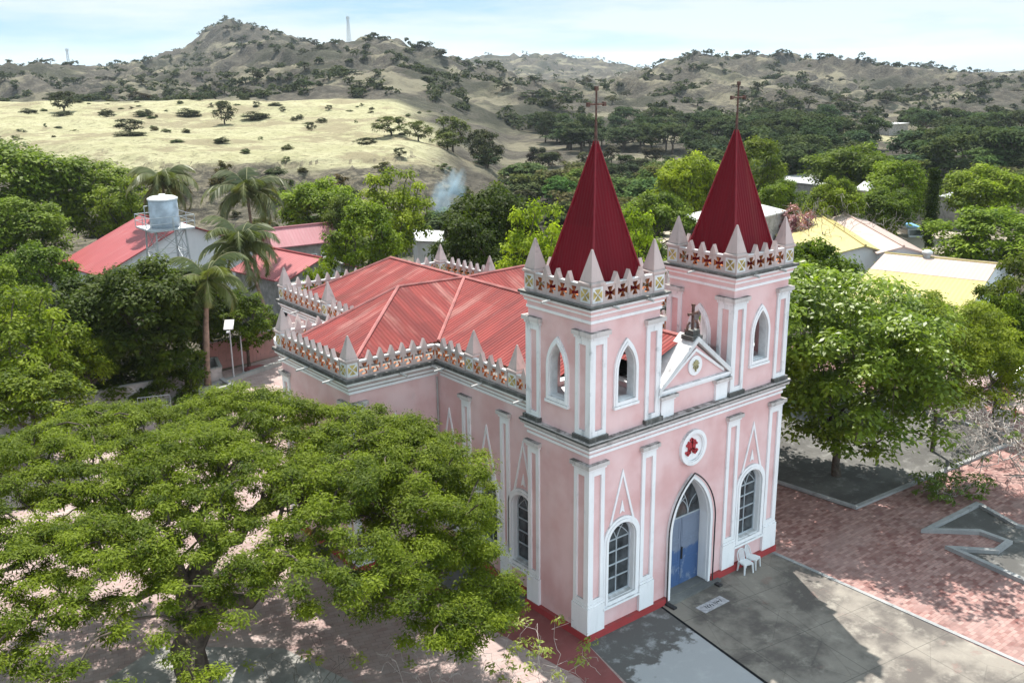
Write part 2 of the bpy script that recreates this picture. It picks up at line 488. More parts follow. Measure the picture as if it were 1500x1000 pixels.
M['wallgrey'] = plain('grey_block_wall', (.30, .28, .27), .9, var=.25, sc=2)
M['oldwall'] = stucco('old_pink_brick_wall', (.36, .19, .17), (.27, .16, .14), .6, top=.5)
M['timber'] = plain('brown_timber', (.16, .07, .05), .8)
def glass():
    g = G('dark_window_glass')
    return g.fin(g.mix(g.ramp(g.noise(g.pos(), 1.5, 3), .35, .65), (.02, .024, .028), (.07, .08, .088)), .12, .6)
M['glass'] = glass()
def doorm():
    g = G('worn_blue_door_paint'); p = g.pos()
    z = g.n('ShaderNodeSeparateXYZ'); g.l(p, z.inputs[0])
    hz = g.math('ADD', z.outputs[2], g.math('MULTIPLY', g.noise(p, 1.6, 5, .7), 1.3))
    c = g.mix(g.ramp(hz, 2.2, 2.42), (.06, .115, .25), (.175, .21, .285))
    c = g.mix(g.ramp(g.noise(g.map(p, (1, 1, .7), loc=(3, 0, 1)), 2.2, 6, .75), .55, .6, 0, .75), c, (.20, .25, .34))
    c = g.mix(g.ramp(g.noise(g.map(p, (2, 2, 8)), 4, 4, .7), .69, .72, 0, .7), c, (.5, .52, .55))
    return g.fin(c, .6, .3)
M['door'] = doorm()
def paving(name, c1, c2, mort, bw=.21, bh=.105, rot=0, grime=.3, wash=(.5, .4, .38)):
    g = G(name); p = g.pos()
    v = g.map(p, (1, 1, 1), (0, 0, rot))
    b = g.n('ShaderNodeTexBrick'); g.l(v, b.inputs['Vector'])
    b.inputs['Scale'].default_value = 1; b.inputs['Brick Width'].default_value = bw; b.inputs['Row Height'].default_value = bh
    b.inputs['Mortar Size'].default_value = .008; b.inputs['Color1'].default_value = (*c1, 1); b.inputs['Color2'].default_value = (*c2, 1)
    b.inputs['Mortar'].default_value = (*mort, 1); b.inputs['Bias'].default_value = 0
    c = b.outputs[0]
    # groups of pavers differ
    vo = g.n('ShaderNodeTexVoronoi'); vo.inputs['Scale'].default_value = 3.2; g.l(v, vo.inputs['Vector'])
    bw_ = g.n('ShaderNodeRGBToBW'); g.l(vo.outputs['Color'], bw_.inputs[0])
    c = g.mix(g.ramp(bw_.outputs[0], .3, .8, 0, .22), c, wash)
    c = g.mix(g.math('MULTIPLY', g.ramp(g.noise(p, .5, 6, .65), .45, .72), grime), c, (.12, .10, .095))
    c = g.mix(g.ramp(g.noise(p, .23, 5, .6), .5, .7, 0, .4), c, wash)
    return g.fin(c, .9, .2)
M['brick'] = paving('red_brick_paving', (.37, .225, .20), (.175, .078, .07), (.16, .10, .09), bw=.30, bh=.15, wash=(.36, .26, .24))
M['pale'] = paving('pale_pink_paving', (.36, .275, .255), (.29, .20, .185), (.21, .16, .15), .4, .2, .3, .22, (.42, .36, .335))
def slabmat(name, c1, c2, stain, thr=(.42, .62), extra=None, edge=False, joints=None):
    g = G(name); p = g.pos()
    nz_ = g.noise(p, .38, 7, .62)
    if edge:                                                   # mossy stain along the foot of the wall, with a ragged edge
        y_ = g.n('ShaderNodeSeparateXYZ'); g.l(p, y_.inputs[0])
        nz_ = g.math('ADD', g.noise(p, .8, 7, .62), g.math('MULTIPLY', g.math('ADD', y_.outputs[1], 2.3), -.16))
    a = g.ramp(nz_, thr[0], thr[1])
    c = g.mix(a, c1, c2)
    c = g.mix(g.ramp(g.noise(g.map(p, (1, 1, 1), loc=(4, 9, 0)), 1.3, 6, .7), .5, .72, 0, .65), c, stain)
    c = g.mix(g.ramp(g.noise(p, 24, 3), .62, .75, 0, .3), c, (.08, .08, .075))
    if extra: c = g.mix(g.ramp(g.noise(g.map(p, (1, 1, 1), loc=(1, 5, 0)), .9, 5, .7), .6, .68, 0, .45), c, extra)
    if joints:                                                 # cast bays with dirt in the joints, and fine cracks
        b = g.n('ShaderNodeTexBrick'); g.l(g.map(p, (1, 1, 1), (0, 0, joints[1]), (.4, .9, 0)), b.inputs['Vector'])
        b.offset = 0; b.inputs['Scale'].default_value = 1; b.inputs['Brick Width'].default_value = joints[0]; b.inputs['Row Height'].default_value = joints[0] * 1.15
        b.inputs['Mortar Size'].default_value = .022; b.inputs['Mortar Smooth'].default_value = .6
        c = g.mix(g.math('MULTIPLY', b.outputs['Fac'], .6), c, (.07, .065, .06))
        bb = g.n('ShaderNodeRGBToBW'); g.l(b.outputs['Color'], bb.inputs[0])
        vo = g.n('ShaderNodeTexVoronoi'); vo.feature = 'DISTANCE_TO_EDGE'; vo.inputs['Scale'].default_value = .42; g.l(g.map(p, (1, 1, 1), (0, 0, .6), (3, 1, 0)), vo.inputs['Vector'])
        c = g.mix(g.ramp(vo.outputs['Distance'], .0, .008, .3, 0), c, (.06, .055, .05))
    g.bump(g.noise(p, 12, 4), .3, .01)
    return g.fin(c, .92, .2)
M['slab'] = slabmat('weathered_concrete_slab', (.105, .093, .085), (.225, .202, .175), (.31, .285, .245), extra=(.20, .125, .11), joints=(2.45, .13))
M['slab2'] = slabmat('smooth_grey_concrete', (.105, .10, .097), (.33, .335, .345), (.40, .405, .415), thr=(.46, .53), edge=True)
M['apron'] = slabmat('grey_apron_concrete', (.11, .11, .11), (.16, .16, .155), (.22, .22, .21))
M['maroon'] = slabmat('maroon_painted_strip', (.22, .07, .068), (.18, .062, .06), (.26, .12, .11))
M['gravel'] = slabmat('grey_gravel', (.08, .077, .073), (.12, .117, .11), (.25, .245, .235))
M['palegravel'] = slabmat('pale_grey_gravel', (.21, .20, .185), (.33, .32, .30), (.42, .41, .39))
M['sand'] = slabmat('sandy_yard', (.31, .27, .21), (.36, .315, .255), (.22, .19, .15))

def groundmat():
    g = G('dry_hill_ground'); p = g.pos()
    at_ = g.n('ShaderNodeAttribute'); at_.attribute_name = 'meadow'
    fl = g.n('ShaderNodeAttribute'); fl.attribute_name = 'cut'
    n1 = g.noise(p, .035, 7, .62); n2 = g.noise(p, .16, 6, .65); n3 = g.noise(p, .9, 5, .7)
    grass = g.mix(g.ramp(n2, .35, .7), (.41, .385, .245), (.325, .31, .18))
    grass = g.mix(g.ramp(n1, .5, .68, 0, .75), grass, (.29, .275, .165))
    grass = g.mix(g.ramp(n3, .5, .66, 0, .75), grass, (.16, .145, .085))
    grass = g.mix(g.ramp(g.noise(g.map(p, loc=(9, 2, 0)), .07, 8, .7), .5, .57, 0, .8), grass, (.235, .20, .13))
    grass = g.mix(g.math('MULTIPLY', g.ramp(g.up(), .80, .95, 1, 0), .8), grass, g.mix(g.ramp(n3, .4, .6), (.20, .17, .12), (.10, .09, .065)))
    soil = g.mix(g.ramp(n2, .35, .65), (.120, .106, .086), (.062, .056, .047))
    soil = g.mix(g.ramp(n3, .42, .62, 0, .6), soil, (.040, .039, .033))
    hillg = g.mix(g.ramp(n1, .50, .60, 0, .8), soil, (.20, .182, .128))
    steep = g.ramp(g.up(), .62, .95, 1, 0)
    hillg = g.mix(g.math('MULTIPLY', steep, .8), hillg, g.mix(g.ramp(n3, .4, .6), (.10, .088, .075), (.034, .033, .031)))
    hillg = g.mix(g.ramp(g.noise(g.map(p, loc=(40, 9, 3)), .022, 8, .68), .5, .6, 0, .6), hillg, (.040, .044, .030))
    c = g.mix(at_.outputs['Fac'], hillg, grass)
    c = g.mix(fl.outputs['Fac'], c, g.mix(g.ramp(n3, .38, .6), (.21, .185, .135), (.085, .077, .062)))
    st = g.noise(g.map(p, (.10, .10, 1.9)), 1, 5, .65)
    wgt = g.math('ADD', fl.outputs['Fac'], g.math('MULTIPLY', steep, .5))
    c = g.mix(g.math('MULTIPLY', wgt, g.ramp(st, .50, .60, 0, .8)), c, (.05, .046, .04))
    g.bump(g.noise(p, .45, 7, .72), 1.0, 1.3)
    return g.fin(c, 1, .05)
M['ground'] = groundmat()

def foliage(name, c1, c2, trans=.35, spec=.35, rough=.5, tcol=1.35):
    g = G(name)
    a = g.n('ShaderNodeAttribute'); a.attribute_name = 'tone'
    c = g.mix(a.outputs['Fac'], c1, c2)
    oi = g.n('ShaderNodeObjectInfo')
    c = g.mix(1.0, c, oi.outputs['Color'], 'MULTIPLY')
    g.fin(c, rough, spec)
    tr = g.n('ShaderNodeBsdfTranslucent')
    g.l(g.mix(1.0, c, (tcol * .92, tcol, tcol * .5), 'MULTIPLY'), tr.inputs[0])
    ms = g.n('ShaderNodeMixShader'); ms.inputs[0].default_value = trans
    g.l(g.b.outputs[0], ms.inputs[1]); g.l(tr.outputs[0], ms.inputs[2])
    g.l(ms.outputs[0], g.out.inputs[0])
    return g.m
M['leaf'] = foliage('tree_leaves', (.026, .048, .007), (.178, .220, .018), .38, .10, .6)
M['leafbig'] = foliage('broad_leaves', (.036, .072, .008), (.19, .26, .026), .40, .3, .42)
M['leaffar'] = foliage('scrub_leaves', (.028, .036, .020), (.080, .088, .042), .22, .03, .9)
M['palm'] = foliage('palm_fronds', (.06, .08, .026), (.17, .18, .06), .3, .4, .4)
M['twigleaf'] = foliage('sparse_leaves', (.15, .17, .05), (.32, .32, .11), .4)
M['bloom'] = foliage('pink_blossom', (.20, .05, .085), (.40, .20, .19), .3)
M['bark'] = plain('grey_brown_bark', (.085, .068, .055), .95, .1, var=.4, sc=4)
M['palebark'] = plain('pale_grey_twigs', (.40, .36, .33), .9, .1, var=.2, sc=4)
M['greytwig'] = plain('grey_twigs', (.20, .18, .165), .9, .1, var=.25, sc=4)
M['palmbark'] = plain('palm_bark', (.24, .17, .13), .9, .1, var=.3, sc=3)

# ------------------------------------------------------------------ the ground: one sheet to the horizon
def make_ground():
    Ds = np.concatenate([np.linspace(-9000, -400, 8), np.linspace(-300, 60, 16), np.linspace(64, 100, 8),
                         np.geomspace(102, 330, 150), np.geomspace(334, 1800, 250), np.geomspace(1850, 9000, 14)])
    ss = np.concatenate([np.linspace(-6, -.95, 12), np.linspace(-.9, -.62, 24), np.linspace(-.615, .615, 400), np.linspace(.62, .9, 24), np.linspace(.95, 6, 12)])
    Dg, Sg = np.meshgrid(Ds, ss, indexing='ij')
    Lg = Sg * np.maximum(np.abs(Dg), 60)
    X = CAM[0] + FH[0] * Dg + RH[0] * Lg; Y = CAM[1] + FH[1] * Dg + RH[1] * Lg
    Z = ground_z(X, Y)
    n, k = Dg.shape
    vid = np.arange(n * k).reshape(n, k)
    fc = np.stack([vid[:-1, :-1], vid[:-1, 1:], vid[1:, 1:], vid[1:, :-1]], -1).reshape(-1, 4)
    me = np_mesh('ground', np.stack([X, Y, Z], -1).reshape(-1, 3), fc)
    px = 750 + 1441.4 / .97 * Lg / np.maximum(np.abs(Dg), 60)
    Dm = Dg + (fbm(X / 45, Y / 45, 61, 4) - .5) * 60
    pm = px + (fbm(X / 70, Y / 70, 71, 4) - .5) * 160
    mead = np.clip((Dm - 136) / 10, 0, 1) * np.clip((312 - Dm) / 16, 0, 1) * np.clip((672 - pm) / 60, 0, 1)
    mead = np.maximum(mead, np.clip((Dm - 268) / 10, 0, 1) * np.clip((325 - Dm) / 10, 0, 1) * np.clip((pm - 1235) / 30, 0, 1) * .9)
    mead = np.maximum(mead, np.clip(1 - np.abs(Dm - 212) / 9, 0, 1) * np.clip((pm - 800) / 30, 0, 1) * np.clip((960 - pm) / 30, 0, 1) * .8)
    cut = np.exp(-((Dm - 128) / 14) ** 2) * np.clip((790 - px) / 60, 0, 1)
    for nm, a in (('meadow', mead), ('cut', cut)):
        at_ = me.attributes.new(nm, 'FLOAT', 'POINT'); at_.data.foreach_set('value', a.ravel().astype(np.float32))
    me.materials.append(M['ground'])
    me.polygons.foreach_set('use_smooth', [True] * len(me.polygons))
    tag(link('ground', me), kind='structure')

def np_mesh(name, V, F):
    """numpy vertices and quads to a mesh"""
    me = bpy.data.meshes.new(name)
    V = np.ascontiguousarray(V, np.float32); F = np.ascontiguousarray(F, np.int32)
    me.vertices.add(len(V)); me.vertices.foreach_set('co', V.ravel())
    me.loops.add(F.size); me.loops.foreach_set('vertex_index', F.ravel())
    me.polygons.add(len(F)); me.polygons.foreach_set('loop_start', np.arange(0, F.size, F.shape[1], dtype=np.int32))
    me.update(calc_edges=True); me.validate()
    return me
make_ground()

def sheet(name, pts, z, mat, kind='structure', h=0.0):
    mb = MB()
    if h: mb.slab(FLAT, pts, [], z, z + h)
    else:
        tr = tessellate_polygon([[Vector((a, b, 0)) for a, b in pts]])
        i = len(mb.v); mb.v += [(a, b, z) for a, b in pts]
        for t in tr: mb.f.append(tuple(t)); mb.m.append(0)
    o = mb.build(name, mat)
    if not h:
        for p in o.data.polygons:
            if p.normal.z < 0: p.flip()
    if kind: o['kind'] = kind
    return o
sheet('brick_paving', [(10.3, -40), (44, -40), (44, 9), (31, 30), (10.3, 30)], .0, M['brick'])
sheet('paved_yard', [(-45, -40), (10.3, -40), (10.3, 40.5), (-45, 30)], .0, M['pale'])
sheet('concrete_forecourt', [(3.72, -.02), (2.82, -5.95), (1.5, -14.5), (10.25, -14.5), (10.36, -.02)], .008, M['slab'])
sheet('smooth_concrete_slab', [(-.12, -.05), (3.66, -.05), (2.76, -5.95), (1.4, -14.6), (-4.6, -14.6), (-.75, -2.9)], .005, M['slab2'])
sheet('joint_gap', [(3.64, -.05), (3.74, -.05), (2.86, -5.95), (1.52, -14.5), (1.40, -14.5), (2.74, -5.95)], .012, M['dark'])
sheet('painted_path', [(-1.35, 3.2), (-2.3, 9.3), (-2.9, 9.3), (-1.72, -1.5), (-5.8, -14.6), (-4.68, -14.6), (-.85, -2.85), (-.14, -.1), (-.14, 3.2)], .0045, M['maroon'])
sheet('side_apron', [(-1.3, 3.25), (.3, 3.25), (.3, 9.4), (-2.2, 9.4)], .006, M['apron'])
sheet('edge_strip', [(10.30, -.2), (10.47, -.2), (10.53, -15), (10.36, -15)], .0, M['kerbm'], h=.035)
# the yard behind the trees on the right and the far path
sheet('gravel_bed', [(16.55, .1), (24.5, -.45), (30.6, -.9), (31.2, 8), (27, 26), (10.9, 26), (10.9, 9), (16.2, 4.2)], .010, M['gravel'])
STAR = [(21.3, -3.45), (17.0, -3.3), (18.62, -4.85), (18.62, -6.1), (17.45, -6.15), (16.25, -4.85), (15.85, -8.3), (15.9, -15), (22, -15), (20.3, -6.2)]
sheet('star_bed', STAR, .010, M['gravel'])
sheet('tree_bed', [(-15.5, -2.0), (-9.0, -2.2), (-7.4, 2.0), (-8.6, 6.5), (-12, 9.5), (-15.5, 8)], .006, M['palegravel'])
sheet('back_yard', [(48, 31), (60, 24), (92, 26), (88, 55), (62, 58)], .004, M['sand'])

def kerb(name, pts, wd, h, mat, label, group=None, cat='kerb', close=False):
    mb = MB()
    P = [Vector((a, b, 0)) for a, b in pts]
    n = len(P)
    offs = []
    for i in range(n):
        if close: d0 = (P[i] - P[i - 1]).normalized(); d1 = (P[(i + 1) % n] - P[i]).normalized()
        else:
            d0 = (P[i] - P[i - 1]).normalized() if i else (P[1] - P[0]).normalized()
            d1 = (P[i + 1] - P[i]).normalized() if i < n - 1 else d0
        nn = Vector((-d0.y - d1.y, d0.x + d1.x, 0)).normalized()
        c = max(.45, abs(nn.dot(Vector((-d0.y, d0.x, 0)))))
        offs.append(nn * wd / 2 / c)
    for i in range(n if close else n - 1):
        j = (i + 1) % n
        a, b, c, d = P[i] - offs[i], P[j] - offs[j], P[j] + offs[j], P[i] + offs[i]
        up = Vector((0, 0, h))
        mb.hexa([a, b, c, d, a + up, b + up, c + up, d + up])
    return tag(mb.build(name, mat, bevel=0), label, cat, group)
kerb('kerb', STAR[:8], .24, .17, M['kerbm'], 'zigzag whitewashed kerb edging the star shaped gravel bed')
kerb('kerb', [(21.3, -3.45), (20.45, -5.6), (21.6, -9), (22, -15)], .22, .14, M['kerbm'], 'low curved kerb on the far side of the star shaped bed')
kerb('kerb', [(10.95, 9), (16.35, 4.2), (16.75, 0), (23.4, -.42), (30.6, -.9)], .22, .11, M['kerbm'], 'long angled kerb round the gravel bed under the broad leaved tree')
kerb('kerb', [(30.7, -.9), (31.3, 8), (27.3, 26)], .25, .14, M['kerbm'], 'white kerb between the gravel bed and the far pink path')
kerb('kerb', [(-12.6, 36.6), (-2, 35.2), (4.5, 37.3), (11, 39.3)], .35, .25, M['conc'], 'low grey kerb along the back of the yard')

# ------------------------------------------------------------------ the church
W, TW, TD = 10.48, 3.25, 3.2
NX0, NX1 = .35, 10.13
TY0, TY1, TX0, TX1 = 9.5, 15.25, -3.75, 14.23
CY1 = 23.3
church = empty('church', (5.24, 0, 0), label='pink church with white trim, red iron roof and twin spires', cat='church')
CINV = Matrix.Translation((-5.24, 0, 0))
def cpart(name, mb, mats, parent=None, **k):
    """a part of the church, built in world coordinates"""
    o = mb.build(name, mats, **k)
    o.parent = parent or church
    if parent is None: o.matrix_parent_inverse = CINV
    return o

BX = 5.25                                                      # door axis
def window_part(fr, cx, parent=None, lower=True):
    """white surround with glass and bars"""
    if lower:
        a_out = arch(cx, 1.03, 3.55, 4.37, .895); a_in = arch(cx, 1.22, 3.48, 4.15, .69)
        a_rev = arch(cx, 1.24, 3.48, 4.13, .67)
        mb = MB().slab(fr, a_out, [a_in], 0, .07)
        mb.slab(fr, arch(cx, 1.12, 3.52, 4.27, .80), [a_in], .07, .10)
        mb.fbox(fr, cx - .93, cx + .93, .97, 1.06, 0, .14)
        fr_o = cpart('window', mb, M['white'], parent)
        rv = MB().slab(fr, a_in, [a_rev], -.28, .0)
        r_o = cpart('reveal', rv, M['white'], fr_o)
        g = MB().slab(fr, a_rev, [], -.275, -.25)
        cpart('glass', g, M['glass'], fr_o)
        bars = MB().slab(fr, a_rev, [arch(cx, 1.29, 3.48, 4.08, .62)], -.25, -.21)
        bars.fbox(fr, cx - .02, cx + .02, 1.29, 3.38, -.25, -.215)
        for z in (1.9, 2.42, 2.94, 3.4): bars.fbox(fr, cx - .62, cx + .62, z - .02, z + .02, -.25, -.212)
        for s in (-1, 1):
            O, U, V, N = fr
            pts = [O + U * (cx + s * (.0 + .30 * t)) + V * (3.4 + .48 * math.sin(t * 1.45)) + N * -.23 for t in np.linspace(0, 1, 7)]
            bars.tube(pts, .02, 4)
            pts = [O + U * (cx + s * (.62 - .56 * t)) + V * (3.4 + .5 * math.sin(t * 1.3)) + N * -.23 for t in np.linspace(0, 1, 7)]
            bars.tube(pts, .02, 4)
        cpart('glazing_bars', bars, M['muntin'], fr_o)
    return fr_o
def wedge_lines(fr, cx, z0, z1, hw, parent=None):
    mb = MB()
    d = .085; sl = (z1 - z0) / hw
    inner = [(cx - hw + d * 1.1, z0), (cx + hw - d * 1.1, z0), (cx, z1 - d * 3.1)]
    mb.slab(fr, [(cx - hw, z0), (cx - hw + d * 1.1, z0), (cx, z1 - d * 3.1), (cx, z1)], [], 0, .045)
    mb.slab(fr, [(cx + hw, z0), (cx, z1), (cx, z1 - d * 3.1), (cx + hw - d * 1.1, z0)], [], 0, .045)
    mb.slab(fr, [(cx - .12, z0 + .5), (cx, z0 + .58), (cx, z0 + 1.0)], [], 0, .04)
    mb.slab(fr, [(cx, z0 + .58), (cx + .12, z0 + .5), (cx, z0 + 1.0)], [], 0, .04)
    return cpart('gable_moulding', mb, M['white'], parent)
def pilaster(fr, u0, u1, z0, z1, parent=None, left=0, right=0, ped=True, cap=.25, base=1.15, low=None):
    """panelled white pilaster: pedestal, framed shaft, moulded cap; left/right = it turns a corner there"""
    mb = MB(); p = .07
    e = lambda q: (u0 - (q if left > 0 else 0), u1 + (q if right > 0 else 0))
    zb = z0
    if ped:
        a, b = e(.12); o = .03
        mb.fbox(fr, a - (0 if left else o), b + (0 if right else o), z0, z0 + base - .1, 0, .12)
        a, b = e(.09)
        mb.fbox(fr, a, b, z0 + base - .1, z0 + base, 0, .09)
        zb = z0 + base
    a, b = e(p)
    zt = z1 - cap
    mb.slab(fr, [(a, zb), (b, zb), (b, zt), (a, zt)], [[(u0 + .17, zb + .16), (u1 - .17, zb + .16), (u1 - .17, zt - .22), (u0 + .17, zt - .22)]], 0, p)
    a, b = e(.11)
    mb.fbox(fr, a - (0 if left else .04), b + (0 if right else .04), zt, zt + cap * .42, 0, .11)
    o = cpart('pilaster', mb, M['white'], parent)
    a, b = e(.19)
    top = MB().fbox(fr, a - (0 if left else .1), b + (0 if right else .1), zt + cap * .42, z1, 0, .19)
    cpart('capital', top, M['ledge'], o)
    if low:
        bt = MB(); a, b = e(.15)
        bt.fbox(fr, a - (0 if left else .03), b + (0 if right else .03), z0, z0 + low, 0, .15)
        cpart('base_block', bt, M['black'], o)
    return o

# --- facade and tower shafts up to the first ledge
wl = arch(1.585, 1.22, 3.48, 4.15, .69); wr = arch(8.82, 1.22, 3.48, 4.15, .69)
dr = arch(BX, .0, 2.75, 4.80, 1.09)
dr2 = [(BX - 1.09, .001)] + [(BX + 1.09, .001)] + dr[2:]
F0 = fr_front(0)
mb = MB().slab(F0, [(0, 0), (BX - 1.09, 0)] + [(BX - 1.09, 2.75)] + list(reversed(dr[2:]))[1:-1] + [(BX + 1.09, 2.75), (BX + 1.09, 0), (W, 0), (W, 7.0), (0, 7.0)], [wl, wr], -.35, 0)
cpart('facade_wall', mb, M['pink'])
for fr, a, b in ((fr_left(0), .35, TW), (fr_right(W), W - TW, W - .35)):
    mb = MB().fbox(fr, .35, TD, 0, 7.0, -.35, 0).fbox(fr_back(TD), a, b, 0, 7.0, -.35, -.002)
    cpart('tower_base_wall', mb, M['pink'])
pl = MB().fbox(F0, -.16, 4.0, 0, .27, 0, .16).fbox(fr_left(0), 0, TD + .1, 0, .27, 0, .16)
pl.fbox(fr_left(NX0), TD + .1, TY0 - .08, 0, .30, 0, .1).fbox(fr_front(TY0), TX0 - .1, NX0, 0, .30, 0, .08).fbox(fr_left(TX0), TY0, TY1, 0, .30, 0, .1)
cpart('plinth', pl, M['plinth'])
pl = MB().fbox(F0, 6.5, W + .16, 0, .27, 0, .16).fbox(fr_right(W), 0, TD + .1, 0, .27, 0, .16).fbox(fr_right(NX1), TD + .1, TY0, 0, .3, 0, .1)
cpart('plinth', pl, M['plinth'])
for u0, u1, l_, r_ in ((0, .68, 1, 0), (2.52, 3.22, 0, 0), (7.2, 7.9, 0, 0), (9.76, W, 0, 1)):
    pilaster(F0, u0, u1, .27, 6.76, left=l_, right=r_)
for fr in (fr_left(0), fr_right(W)):
    pilaster(fr, 0.0, .70, .27, 6.76, left=-1); pilaster(fr, 2.58, 3.2, .27, 6.76)
for cx in (1.585, 8.82):
    window_part(F0, cx)
    wedge_lines(F0, cx, 4.0, 6.18, .66)
# first cornice: stepped mouldings, then the weathered ledge
def cornice(z, steps, x0, x1, y0, y1, parent=None, name='cornice'):
    """steps = (height, projection, material)"""
    root = None
    by = {}
    zz = z
    for h, p, mt in steps:
        by.setdefault(mt, MB()).box(x0 - p, x1 + p, y0 - p, y1 + p, zz, zz + h); zz += h
    for mt, mb in by.items():
        o = cpart(name if root is None else 'moulding', mb, M[mt], root or parent)
        root = root or o
    return root
ST1 = [(.10, .05, 'white'), (.10, .03, 'pink'), (.09, .12, 'white'), (.10, .09, 'pinkdirty'), (.10, .22, 'ledge'), (.07, .26, 'black'), (.03, .24, 'ledge')]
cornice(7.0, ST1, 0, W, 0, TD)
# door: surround, reveal, leaves, fanlight
mb = MB().slab(F0, arch(BX, 0.0, 2.75, 4.98, 1.27), [arch(BX, .0001, 2.75, 4.80, 1.09)], 0.0, .09) if False else MB()
so = arch(BX, 0, 2.75, 4.98, 1.27); si = arch(BX, 0, 2.75, 4.80, 1.09)
ring = [so[0], si[0]] + list(reversed(si[2:]))[0:] + [si[1], so[1]] + so[2:]
mb.slab(F0, ring, [], 0, .09)
so2 = arch(BX, 0, 2.75, 4.90, 1.19)
mb.slab(F0, [so2[0], si[0]] + list(reversed(si[2:])) + [si[1], so2[1]] + so2[2:], [], .09, .13)
ds = cpart('door_surround', mb, M['white'])
si2 = arch(BX, 0, 2.75, 4.78, 1.07)
cpart('reveal', MB().slab(F0, [si[0], si2[0]] + list(reversed(si2[2:])) + [si2[1], si[1]] + si[2:], [], -.5, 0), M['white'], ds)
for s in (-1, 1):
    a, b = sorted((BX + s * .012, BX + s * 1.06))
    mb = MB().fbox(F0, a, b, .15, 3.02, -.46, -.40)
    for z0_, z1_ in ((.3, 1.05), (1.15, 2.0), (2.1, 2.9)):
        mb.slab(F0, [(a + .06, z0_), (b - .06, z0_), (b - .06, z1_), (a + .06, z1_)], [[(a + .12, z0_ + .06), (b - .12, z0_ + .06), (b - .12, z1_ - .06), (a + .12, z1_ - .06)]], -.40, -.388)
    lf = cpart('door_leaf', mb, M['door'])
    if s > 0: cpart('handle', MB().fbox(F0, BX + .03, BX + .09, 1.25, 1.75, -.40, -.35), M['iron'], lf)
fl = arch(BX, 3.04, 3.05, 4.58, .90)
fl = [p for p in fl]
mb = MB().slab(F0, arch(BX, 3.03, 3.04, 4.75, 1.055), [], -.44, -.42)
fan = cpart('fanlight', mb, M['glass'])
bars = MB()
P3 = lambda u, z, w_=-.40: (u, -w_, z)
bars.tube([P3(BX + 1.05, 3.05), P3(BX - 1.05, 3.05)], .03, 4)
def arc3(c, r_, a0, a1, n=9): return [P3(BX + c + r_ * math.cos(a), 3.05 + r_ * 1.12 * math.sin(a)) for a in np.linspace(a0, a1, n)]
for c, r_, a0, a1 in ((-1.05, 1.4, 0, 1.15), (1.05, 1.4, math.pi, math.pi - 1.15), (-1.05, .7, 0, 1.2), (1.05, .7, math.pi, math.pi - 1.2), (-.35, .7, 0, 1.3), (.35, .7, math.pi, math.pi - 1.3)):
    bars.tube(arc3(c, r_, a0, a1), .018, 4)
cpart('glazing_bars', bars, M['muntin'], fan)
cpart('door_step', MB().box(4.02, 6.9, -.36, -.02, 0, .10).box(4.19, 6.31, -.02, .5, 0, .15), M['apron'])
# medallion with the red monogram
def ell(cx, cz, a, b, n=28): return [(cx + a * math.cos(2 * math.pi * k / n), cz + b * math.sin(2 * math.pi * k / n)) for k in range(n)]
mb = MB().slab(F0, ell(5.2, 6.05, .70, .70), [ell(5.2, 6.05, .56, .56)], 0, .13).slab(F0, ell(5.2, 6.05, .56, .56), [], 0, .03)
mb.slab(F0, ell(5.2, 6.05, .60, .60), [ell(5.2, 6.05, .52, .52)], .03, .10)
med = cpart('medallion', mb, M['white'])
def strokes(fr, cx, cz, sc, segs, wd, w0, w1):
    mb = MB()
    for k, sg in enumerate(segs):
        for (a, b), (c, d) in zip(sg[:-1], sg[1:]):
            v = Vector((c - a, d - b)); l = v.length; v /= max(l, 1e-6); nn = Vector((-v.y, v.x)) * wd / 2
            q = [(cx + sc * (a - v.x * wd * .3 + nn.x), cz + sc * (b - v.y * wd * .3 + nn.y)), (cx + sc * (a - v.x * wd * .3 - nn.x), cz + sc * (b - v.y * wd * .3 - nn.y)),
                 (cx + sc * (c + v.x * wd * .3 - nn.x), cz + sc * (d + v.y * wd * .3 - nn.y)), (cx + sc * (c + v.x * wd * .3 + nn.x), cz + sc * (d + v.y * wd * .3 + nn.y))]
            mb.slab(fr, q, [], w0, w1 + .003 * (k % 4))
    return mb
MONO = [[(-.62, -.85), (-.3, -.62), (-.1, .1), (0, .72), (.1, .1), (.3, -.62), (.62, -.85)], [(-.8, .28), (-.5, .45), (-.42, -.35), (-.72, -.72), (-.92, -.5)],
        [(.8, .28), (.5, .45), (.42, -.35), (.72, -.72), (.92, -.5)], [(-.5, .42), (0, -.15), (.5, .42)], [(-.28, -.25), (.28, -.25)], [(-.18, .82), (0, .95), (.18, .82)], [(-.55, .62), (-.3, .5)], [(.55, .62), (.3, .5)]]
cpart('emblem', strokes(F0, 5.13, 6.08, .33, MONO, .26, .03, .085), M['redpaint'], med)

# --- little gable between the towers
GX = 5.22
F2 = fr_front(.05)
mb = MB().slab(F2, [(TW, 7.6), (7.2, 7.6), (7.2, 8.5), (GX, 10.0), (TW, 8.5)], [], -.5, 0)
gab = cpart('gable_wall', mb, M['pink'])
mb = MB()
sl = (10.22 - 8.62) / (GX - TW)
for s in (-1, 1):
    x1 = GX + s * (GX - TW) * .995
    mb.slab(F2, [(x1, 8.52), (GX, 8.52 + sl * abs(GX - x1)), (GX, 8.52 + sl * abs(GX - x1) + .2), (x1, 8.72)], [], -.75, .16)
rk = cpart('raking_cornice', mb, M['dirtywhite'], gab)
mb = MB()
for s in (-1, 1):
    x1 = GX + s * 1.62
    mb.slab(F2, [(x1, 8.66), (GX, 9.74), (GX, 9.86), (x1, 8.78)], [], 0, .06)
mb.fbox(F2, TW, 7.2, 8.42, 8.52, 0, .07).fbox(F2, TW, 7.2, 8.52, 8.62, 0, .14)
cpart('moulding', mb, M['white'], gab)
